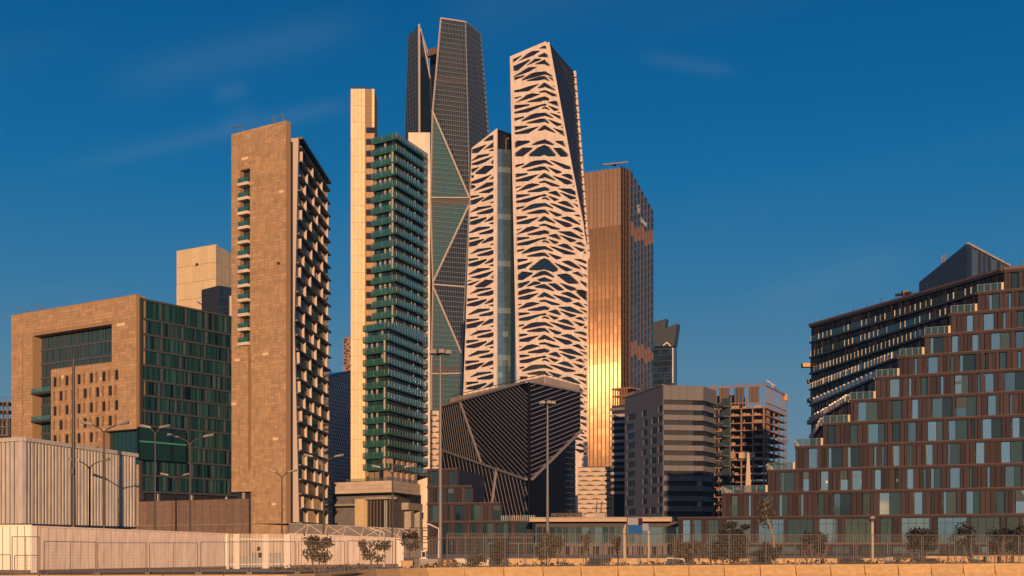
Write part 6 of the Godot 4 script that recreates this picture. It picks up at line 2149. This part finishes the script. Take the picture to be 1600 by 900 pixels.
func mesh_panel(f: Face, v0: float, h: float, label: String, m: Material, lean := 0.0) -> void:
	var o := thing("fence_panel", label, "fence panel", f.at(f.w / 2, v0), "mesh fence panels")
	var P := func(a, v): return f.at(a + lean * v * 0.25, v0 + v - lean * (a / f.w) * v * 0.12, -lean * v * 0.3)
	var bar := func(called, a0, b0, a1, b1, r):
		var b := Buf.new()
		b.tube(P.call(a0, b0), P.call(a1, b1), r, r, 6)
		part(called, b, m, o)
	bar.call("post", 0.03, 0, 0.03, h, 0.028)
	bar.call("post", f.w - 0.03, 0, f.w - 0.03, h, 0.028)
	bar.call("post", f.w * 0.5, 0, f.w * 0.5, h, 0.02)
	bar.call("rail", 0.03, h, f.w - 0.03, h, 0.026)
	bar.call("rail", 0.03, 0.12, f.w - 0.03, 0.12, 0.022)
	var w := Buf.new()
	var n := int(f.w / 0.11)
	for i in n:
		var a := f.w * (i + 0.5) / n
		w.box(barx(P.call(a, 0.12), P.call(a, h), 0.006, 0.006))
	for i in 9:
		var v := 0.2 + (h - 0.25) * i / 9.0
		w.box(barx(P.call(0.03, v), P.call(f.w - 0.03, v), 0.006, 0.006))
	stuff(part("wire_mesh", w, m, o))
	for a in [0.0, f.w]:
		bp("foot", Transform3D(Basis(f.u * 0.22, UP * 0.13, f.n * 0.65), f.at(a - 0.11, v0 - 0.02, -0.32)), mats["concrete dark"], o)

func double_lamp(x: float, y: float, d: float, xl: float, xr: float, label: String, bright := false) -> void:
	var o := thing("street_lamp", label, "street lamp", spot(x, d), "twin-arm street lamps")
	var m: Material = mats["lamp steel"]
	var h := rise(y, d)
	var b := Buf.new()
	b.tube(spot(x, d, 0), spot(x, d, 1.2), 0.15, 0.15, 10)
	b.tube(spot(x, d, 1.2), spot(x, d, h - 0.5), 0.105, 0.065, 10)
	part("pole", b, m, o)
	for e in [xl, xr]:
		var tip := spot(e, d, h + 0.15)
		var s := signf(e - x)
		var len := absf(tip.x - spot(x, d).x)
		if len < 0.2: continue
		b = Buf.new()
		var prev := spot(x, d, h - 0.7)
		for k in range(1, 7):
			var w := k / 6.0
			var p := spot(x, d, h - 0.7) + Vector3(s * len * (1.0 - pow(1.0 - w, 1.25)) * 0.78, 0.75 * pow(w, 0.5), 0)
			b.tube(prev, p, 0.06, 0.05, 8)
			prev = p
		part("arm", b, m, o)
		b = Buf.new()
		var a0 := prev + Vector3(-s * 0.05, 0.0, 0)
		var a1 := prev + Vector3(s * maxf(0.9, len * 0.3), 0.18, 0)
		b.hexa([a0 + Vector3(0, -0.07, -0.12), a0 + Vector3(0, -0.07, 0.12), a0 + Vector3(0, 0.09, 0.1), a0 + Vector3(0, 0.09, -0.1), a1 + Vector3(0, -0.12, -0.2), a1 + Vector3(0, -0.12, 0.2), a1 + Vector3(0, 0.12, 0.12), a1 + Vector3(0, 0.12, -0.12)])
		part("lamp_head", b, mats["galvanised"], o)

func mast(x: float, y: float, d: float, label: String, crown: int) -> void:
	var o := thing("light_mast", label, "light mast", spot(x, d))
	var h := rise(y, d)
	var b := Buf.new()
	b.tube(spot(x, d, 0), spot(x, d, h), 0.22, 0.11, 12)
	part("pole", b, mats["galvanised"] if crown else mats["lamp steel"], o)
	if crown:
		b = Buf.new()
		b.tube(spot(x, d, h - 0.25), spot(x, d, h + 0.05), 0.5, 0.5, 12)
		part("head_ring", b, mats["lamp steel"], o)
		for i in crown:
			var a := TAU * i / crown + 0.3
			var p := spot(x, d, h - 0.1) + Vector3(cos(a), 0, sin(a)) * 0.85
			b = Buf.new()
			b.hexa([p + Vector3(-0.3, -0.18, -0.2), p + Vector3(0.3, -0.18, -0.2), p + Vector3(0.3, -0.18, 0.2), p + Vector3(-0.3, -0.18, 0.2), p + Vector3(-0.22, 0.2, -0.12), p + Vector3(0.22, 0.2, -0.12), p + Vector3(0.22, 0.2, 0.12), p + Vector3(-0.22, 0.2, 0.12)])
			part("floodlight", b, mats["galvanised"], o)
		b = Buf.new()
		b.tube(spot(x, d, h), spot(x, d, h + 0.6), 0.05, 0.03, 6)
		part("finial", b, mats["lamp steel"], o)
	else:
		bp("junction_box", Transform3D(Basis(Vector3.RIGHT * 0.35, UP * 0.5, Vector3.BACK * 0.35), spot(x, d, h * 0.45) + Vector3(-0.17, 0, 0.1)), mats["lamp steel"], o)

func lamps_and_masts() -> void:
	mast(115, 560, 115, "tall plain dark mast in front of the windowed stone wall", 0)
	mast(688, 549, 130, "tallest mast with a floodlight crown left of the striped block", 6)
	mast(855.5, 628, 180, "mast with a floodlight crown in front of the striped block", 6)
	double_lamp(162.5, 664, 112, 138, 190, "tall twin-arm lamp rising over the ribbed shed roof")
	double_lamp(140, 721, 120, 119, 160, "short twin-arm lamp in front of the ribbed shed")
	double_lamp(297, 683, 122, 272, 325, "twin-arm lamp in front of the glass block, nearer the sandstone tower")
	double_lamp(275, 743, 160, 259, 290, "small distant twin-arm lamp above the brown wall")
	double_lamp(242.5, 669, 118, 233, 252, "dark lamp with short arms in front of the glass block's left side")
	double_lamp(440.5, 738, 150, 427, 454, "twin-arm lamp in front of the sandstone tower foot")
	double_lamp(505.5, 714, 140, 483, 529, "twin-arm lamp in front of the fin-shaded tower side")
	double_lamp(613, 731, 150, 588, 638, "twin-arm lamp in front of the stone podium")
	# the lamps with one crooked arm
	for q in [[685.5, 826.0, 112.0, 672.5, 820.0, "small bent white lamp beside the tall mast foot"], [600.0, 832.0, 128.0, 584.0, 827.0, "small bent white lamp above the hoarding"]]:
		var o := thing("bent_lamp", q[5], "street lamp", spot(q[0], q[2]))
		var b := Buf.new()
		b.tube(spot(q[0], q[2]), sight(q[0], q[1], q[2]), 0.07, 0.05, 8)
		part("pole", b, mats["white wall"], o)
		b = Buf.new()
		b.tube(sight(q[0], q[1], q[2]), sight(q[3], q[4], q[2]), 0.05, 0.06, 8)
		part("arm", b, mats["white wall"], o)
		bp("lamp_head", barx(sight(q[3] + 1, q[4], q[2]), sight(q[3] - 6, q[4] - 2, q[2]), 0.1, 0.22), mats["white wall"], o)
	var o := thing("globe_post_lamp", "short post lamp with a round dark head in front of the stepped block", "post lamp", spot(1363, 108))
	var b := Buf.new()
	b.tube(spot(1363, 108), sight(1363, 815, 108), 0.13, 0.11, 10)
	part("pole", b, mat("post tan", Color(0.50, 0.40, 0.26), 0.7, 0.0, "grit", Vector3(1, 1, 1)), o)
	b = Buf.new()
	b.tube(sight(1363, 815, 108), sight(1363, 810, 108), 0.22, 0.28, 12)
	part("lamp_head", b, mats["dark frame"], o)
	b = Buf.new()
	b.tube(sight(1363, 810, 108), sight(1363, 807, 108), 0.26, 0.12, 12)
	part("cap", b, mat("post tan", Color.BLACK), o)

func leaves(called: String, parent: Node, lobes: Array, size: float, cols: Array) -> void:
	var b := Buf.new()
	for l in lobes:
		for i in l[2]:
			var v := Vector3(rng.randfn(), rng.randfn(), rng.randfn()).normalized() * pow(rng.randf(), 0.45)
			var p: Vector3 = l[0] + v * l[1]
			var s := size * rng.randf_range(0.6, 1.3)
			var u := Vector3(rng.randfn(), rng.randfn(), rng.randfn()).normalized()
			var w := u.cross(Vector3(rng.randfn(), rng.randfn(), rng.randfn())).normalized()
			var c: Color = cols[rng.randi() % cols.size()]
			b.tint = c * rng.randf_range(0.32, 0.9)
			b.tint.a = 1.0
			b.quad(p, p + u * s * 0.5 + w * s * 0.28, p + u * s, p + u * s * 0.5 - w * s * 0.28, u.cross(w))
	var m := mat("leaf", Color(1, 1, 1), 0.75)
	m.vertex_color_use_as_albedo = true
	m.cull_mode = BaseMaterial3D.CULL_DISABLED
	m.backlight_enabled = true
	m.backlight = Color(0.04, 0.05, 0.02)
	part(called, b, m, parent)

func tree(called: String, label: String, cat: String, x: float, y0: float, y1: float, x0: float, x1: float, d: float, base: float, stems: int, dens: float, cols: Array, clumps := 9, group := "") -> void:
	# y0 crown top, y1 crown bottom, x0..x1 its spread; the trunk stands at x on the ground level given
	var o := thing(called, label, cat, spot(x, d, base), group)
	var top := rise(y0, d)
	var low := maxf(rise(y1, d), base + 0.1)
	var cx := ((x0 + x1) / 2.0 - 800.0) / FOCAL * d
	var rx := (x1 - x0) / 2.0 / FOCAL * d
	var ry := (top - low) / 2.0
	var mid := Vector3(cx, (top + low) / 2.0, -d)
	var bark := mat("bark", Color(0.14, 0.10, 0.07), 0.9)
	var lobes := []
	for i in clumps:
		var a := TAU * i / clumps + rng.randf() * 0.7
		var r := rng.randf_range(0.25, 0.78)
		var p := mid + Vector3(cos(a) * rx * r, sin(a * 1.7 + i) * ry * rng.randf_range(0.3, 0.7), sin(a) * rx * r)
		lobes.append([p, Vector3(rx, ry, rx) * rng.randf_range(0.24, 0.42), int(dens)])
	for i in stems:
		var b := Buf.new()
		var s := spot(x, d, base) + Vector3((i - (stems - 1) / 2.0) * 0.28, -0.05, rng.randf_range(-0.1, 0.1))
		var k := mid + Vector3((i - (stems - 1) / 2.0) * rx * 0.5, -ry * 0.3, 0)
		b.tube(s, s.lerp(k, 0.55) + Vector3(rng.randf_range(-0.05, 0.05), 0, 0), 0.07, 0.05, 7)
		b.tube(s.lerp(k, 0.55), k, 0.05, 0.03, 7)
		for j in 4:
			var e: Vector3 = lobes[(i * 4 + j) % lobes.size()][0]
			b.tube(k.lerp(s, 0.15 * j), e, 0.028, 0.012, 5)
		part("trunk", b, bark, o)
	leaves("crown", o, lobes, 0.26, cols)

func trees_and_bushes() -> void:
	var olive := [Color(0.075, 0.075, 0.032), Color(0.055, 0.06, 0.03), Color(0.10, 0.085, 0.04)]
	var deep := [Color(0.05, 0.045, 0.035), Color(0.065, 0.055, 0.035), Color(0.04, 0.042, 0.032)]
	var brown := [Color(0.11, 0.08, 0.05), Color(0.085, 0.065, 0.045), Color(0.14, 0.095, 0.055)]
	var warm := [Color(0.10, 0.085, 0.04), Color(0.13, 0.09, 0.045), Color(0.07, 0.065, 0.035)]
	tree("young_tree", "young leafy tree in front of the hoarding, nearer the picket gate", "tree", 499, 834, 882, 470, 528, 92, 0.25, 3, 85, warm, 11, "young trees")
	tree("young_tree", "open young tree in front of the hoarding, nearer its right end", "tree", 585, 840, 880, 556, 614, 94, 0.3, 2, 60, warm, 10, "young trees")
	tree("clipped_tree", "first clipped tree right of the leaning tree, on thin stems", "tree", 1271, 828, 864, 1246, 1302, 104, 0.45, 4, 110, deep, 10, "clipped trees")
	tree("clipped_tree", "broad clipped tree right of the globe post lamp", "tree", 1432, 822, 866, 1404, 1474, 104, 0.45, 3, 110, deep, 13, "clipped trees")
	tree("clipped_tree", "thin clipped tree between the two broad ones at the right", "tree", 1520, 812, 856, 1478, 1536, 106, 0.45, 2, 60, deep, 9, "clipped trees")
	tree("clipped_tree", "last broad tree close to the right edge", "tree", 1572, 814, 868, 1544, 1604, 105, 0.45, 3, 100, deep, 12, "clipped trees")
	tree("round_bush", "round dense grey green bush behind the fence by the stepped wing", "bush", 778, 842, 884, 764, 802, 94, 0.45, 2, 170, deep, 9)
	tree("slim_tree", "dark slim tree at the foot of the second mast", "tree", 850, 824, 884, 836, 868, 96, 0.5, 2, 90, olive, 9)
	tree("fig_bush", "low green bush beside the second mast foot", "bush", 872, 838, 868, 860, 884, 98, 0.5, 1, 60, olive, 6)
	tree("slim_tree", "thin reddish shrub tree left of the blue sign", "tree", 917, 822, 872, 908, 924, 98, 0.5, 1, 34, brown, 6, "thin shrub trees")
	tree("slim_tree", "thin shrub tree just behind the blue sign's left post", "tree", 966, 828, 876, 956, 973, 100, 0.5, 1, 40, brown, 6, "thin shrub trees")
	tree("wide_bush", "wide dark bush right of the white rail", "bush", 1070, 838, 884, 1040, 1104, 99, 0.45, 2, 110, brown, 12)
	tree("wide_bush", "widest dark bush with arching branches left of the leaning tree", "bush", 1140, 836, 886, 1106, 1178, 99, 0.45, 3, 120, deep, 13)
	tree("shade_tree", "dark tree standing behind the widest bush", "tree", 1150, 814, 846, 1120, 1176, 112, 0.4, 2, 90, deep, 9)
	tree("round_bush", "dark bush at the foot of the leaning tree", "bush", 1200, 842, 886, 1176, 1222, 100, 0.45, 2, 100, deep, 9)
	tree("slim_tree", "dark tree right of the hoarding end above the scaffold bays", "tree", 640, 826, 868, 626, 658, 120, 0.1, 2, 70, deep, 9)
	tree("round_bush", "small grey bush beside the tall mast foot", "bush", 742, 866, 885, 728, 762, 92, 0.45, 1, 60, olive, 6)
	# the leaning tree, a bare trunk with a thin ragged head
	var o := thing("leaning_tree", "tall leaning tree with a bare pale trunk and ragged thin head", "tree", spot(1209, 108, 0.4))
	var b := Buf.new()
	b.tube(spot(1212, 108, 0.4), sight(1208, 838, 108), 0.11, 0.09, 8)
	b.tube(sight(1208, 838, 108), sight(1199, 810, 108), 0.09, 0.06, 8)
	b.tube(sight(1199, 810, 108), sight(1192, 778, 108), 0.05, 0.02, 6)
	for k in 12:
		b.tube(sight(1199 - k * 0.5, 812 - k * 2.6, 108), sight(1199 + rng.randf_range(-16, 14), 806 - k * 3.2, 108) + Vector3(0, 0, rng.randf_range(-0.6, 0.6)), 0.025, 0.01, 5)
	part("trunk", b, mat("pale bark", Color(0.24, 0.17, 0.11), 0.9), o)
	var lobes := []
	for k in 12:
		lobes.append([sight(1197 + rng.randf_range(-13, 13), 785 + k * 3.2, 108) + Vector3(0, 0, rng.randf_range(-0.6, 0.6)), Vector3(0.42, 0.4, 0.42), 36])
	leaves("crown", o, lobes, 0.22, brown)
	# low growth along the bed: nobody could count it
	b = Buf.new()
	lobes = []
	for i in 120:
		var s := rng.randf_range(barrier_s(640.0), barrier_s(1640.0))
		var p := barrier_line(s) + Vector3(0.2, 0.8, -rng.randf_range(1.5, 9.0))
		lobes.append([p, Vector3(rng.randf_range(0.3, 0.9), rng.randf_range(0.15, 0.42), 0.5), 26])
	for i in 26:
		var p := spot(rng.randf_range(400, 640), rng.randf_range(92, 108), 0.3)
		lobes.append([p, Vector3(rng.randf_range(0.3, 0.8), rng.randf_range(0.15, 0.4), 0.5), 22])
	var g := Node3D.new()
	leaves("undergrowth", self, lobes, 0.22, [Color(0.10, 0.075, 0.045), Color(0.07, 0.06, 0.035), Color(0.13, 0.09, 0.05)])
	var u := get_node("undergrowth")
	u.set_meta("kind", "stuff")
	u.set_meta("label", "low dry undergrowth along the planted strip behind the barrier")
	u.set_meta("category", "undergrowth")
	g.free()

func small_things() -> void:
	# the blue and white sign on curved tan posts
	var o := thing("blue_sign", "blue and white sign board with a maroon patch on curved tan posts", "sign", spot(990, 96, 0.4))
	var tan := mat("post tan", Color.BLACK)
	var b := Buf.new()
	var prev := spot(976, 96, 0.4)
	for p in [[975.5, 840.0], [975.5, 828.0], [977.5, 821.0], [982.0, 818.5]]:
		var q := sight(p[0], p[1], 96)
		b.tube(prev, q, 0.11, 0.11, 8)
		prev = q
	part("post", b, tan, o)
	b = Buf.new()
	b.tube(spot(1013.5, 97, 0.4), sight(1013.5, 829, 97), 0.08, 0.08, 8)
	part("post", b, tan, o)
	var f := facex(982, 95.6, 1003.5, 97.6)
	var vt := rise(809, 96)
	var vb := rise(834, 96)
	bp("board", f.xf(-0.04, f.w + 0.04, vb - 0.04, vt + 0.04, -0.12, -0.02), mats["galvanised"], o)
	bp("blue_panel", f.xf(0, f.w, vb, lerpf(vb, vt, 0.55), -0.02, 0.02), mat("sign blue", Color(0.03, 0.16, 0.42), 0.5), o)
	bp("white_panel", f.xf(0, f.w * 0.68, lerpf(vb, vt, 0.56), vt, -0.02, 0.02), mat("sign white", Color(0.50, 0.47, 0.50), 0.5), o)
	bp("maroon_panel", f.xf(f.w * 0.69, f.w, lerpf(vb, vt, 0.56), vt - 0.05, -0.02, 0.02), mat("sign maroon", Color(0.10, 0.012, 0.025), 0.5), o)
	var g := facex(1003.5, 97.6, 1013, 98.6)
	bp("side_panel", g.xf(0.03, g.w, rise(829, 98), rise(818, 98), -0.02, 0.02), mat("sign white", Color.BLACK), o)
	for k in 5:
		var a := f.w * (0.05 + 0.2 * k)
		bp("under_strut", barx(f.at(a, vb - 0.02, -0.05), f.at(a + 0.05, vb - 0.25, -0.1), 0.05, 0.05), mats["galvanised"], o)
	# the white bent rail
	o = thing("white_rail", "low white bent pipe rail behind the fence, left of the wide bush", "rail", spot(1055, 93, 0.65))
	b = Buf.new()
	b.tube(spot(1040.5, 93, 0.55), sight(1041, 873, 93), 0.05, 0.05, 8)
	b.tube(sight(1041, 873, 93), sight(1044, 872, 93), 0.05, 0.05, 8)
	b.tube(sight(1044, 872, 93), sight(1068, 873.5, 93), 0.05, 0.05, 8)
	b.tube(sight(1068, 873.5, 93), spot(1073, 93, 0.5), 0.05, 0.05, 8)
	part("pipe", b, mats["white wall"], o)
	# the concrete trough and the pallet pile at the mast foot
	o = thing("concrete_trough", "grey concrete trough left of the tall mast foot", "trough", spot(669, 95, 0.35))
	var q := facex(651, 95, 687, 95.3)
	var hi := rise(873.5, 95)
	var lo := rise(883, 95)
	b = Buf.new()
	b.hexa([q.at(0.1, lo, 0), q.at(q.w - 0.1, lo, 0), q.at(q.w, hi, 0.1), q.at(0, hi, 0.1), q.at(0.1, lo, -0.7), q.at(q.w - 0.1, lo, -0.7), q.at(q.w, hi, -0.8), q.at(0, hi, -0.8)])
	part("body", b, mats["concrete"], o)
	bp("foot", q.xf(-0.2, 0.15, lo - 0.5, hi + 0.05, -0.8, 0.12), mats["dark frame"], o)
	bp("foot", q.xf(q.w - 0.15, q.w + 0.2, lo - 0.5, hi + 0.05, -0.8, 0.12), mats["dark frame"], o)
	o = thing("pallet_pile", "small pile of brown boards right of the tall mast foot", "pallet", spot(703, 95, 0.4))
	var h := facex(691, 95, 714, 95.3)
	for k in 4:
		bp("board", h.xf(0.02 * k, h.w - 0.06 * k, lo - 0.35 + 0.22 * k, lo - 0.25 + 0.22 * k, -0.8, 0.1 - 0.03 * k), pick(tones("board brown", Color(0.20, 0.11, 0.06), 3, 0.2, 0.85)), o)
	for k in 3:
		bp("bearer", h.xf(h.w * 0.45 * k, h.w * 0.45 * k + 0.1, lo - 0.5, lo + 0.35, -0.7, 0.0), mats["board brown 0"], o)
	bp("drum", h.xf(h.w * 0.35, h.w * 0.7, lo - 0.45, lo + 0.08, 0.1, 0.4), mats["concrete"], o)
	# the scaffold bays stacked behind the hoarding end
	o = thing("scaffold_stack", "stacked brown scaffold bays between the hoarding end and stepped wing", "scaffold", spot(652, 150))
	var k0 := facex(640, 150, 670, 151)
	for k in 5:
		var v := rise(866 - k * 9.5, 150)
		bp("deck", k0.xf(0, k0.w, v - 0.12, v, -1.5, 0), mats["board brown 1"], o)
	for k in 4:
		var a := k0.w * k / 3.0
		bp("standard", k0.xf(a - 0.04, a + 0.04, 0, rise(824, 150), 0, 0.08), mats["lamp steel"], o)
	bp("guard_rail", k0.xf(0, k0.w, rise(824, 150) - 0.1, rise(824, 150), 0, 0.06), mats["lamp steel"], o)
	# a small white utility cart below it
	o = thing("utility_cart", "small pale utility cart below the scaffold bays", "cart", spot(661, 118))
	var u := facex(655, 118, 668, 118)
	bp("body", u.xf(0, u.w, 0.45, 0.95, -1.4, 0), mats["white wall"], o)
	bp("cab", u.xf(u.w * 0.25, u.w * 0.8, 0.95, 1.6, -1.2, -0.2), mats["white wall"], o)
	bp("windscreen", u.xf(u.w * 0.32, u.w * 0.73, 1.05, 1.5, -0.2, -0.17), mats["dark glass"], o)
	for s in [0.12, 0.72]:
		b = Buf.new()
		b.tube(u.at(u.w * s, 0.25, 0.05), u.at(u.w * s + 0.2, 0.25, 0.05), 0.25, 0.25, 12)
		part("wheel", b, mats["black"], o)
	for s in [0.1, 0.8]:
		bp("headlight", u.xf(u.w * s, u.w * (s + 0.1), 0.7, 0.85, 0.0, 0.04), mats["metal"], o)
	# street furniture at the right
	o = thing("timber_bench", "long brown timber bench under the last trees at the right", "bench", spot(1560, 116, 0.3))
	var e := facex(1513, 115, 1612, 116)
	bp("seat", e.xf(0, e.w, rise(869.5, 115), rise(867, 115), -0.5, 0), mats["board brown 2"], o)
	for k in 5:
		var a := e.w * (0.05 + k * 0.22)
		bp("leg", e.xf(a, a + 0.12, 0.2, rise(869.5, 115), -0.4, -0.05), mats["dark frame"], o)
	o = thing("teal_board", "small pale teal board lying by the timber bench", "board", spot(1525, 108, 0.4))
	var w := facex(1517, 108, 1531, 108.2)
	bp("board_face", w.xf(0, w.w, rise(874, 108), rise(871.5, 108), -0.3, 0), mat("teal paint", Color(0.22, 0.36, 0.33), 0.6), o)
	bp("board_leg", w.xf(w.w * 0.1, w.w * 0.9, 0.4, rise(874, 108), -0.25, -0.1), mats["dark frame"], o)
	o = thing("white_box", "small white cabinet box behind the fence right of the globe post lamp", "cabinet", spot(1390, 104, 0.4))
	var z := facex(1385.5, 104, 1395, 104.2)
	bp("body", z.xf(0, z.w, rise(877, 104), rise(871, 104), -0.3, 0), mats["white wall"], o)
	bp("door", z.xf(z.w * 0.55, z.w * 0.95, rise(876.5, 104), rise(871.8, 104), 0, 0.02), mats["concrete"], o)
	bp("leg", z.xf(z.w * 0.3, z.w * 0.7, 0.4, rise(877, 104), -0.2, -0.1), mats["dark frame"], o)
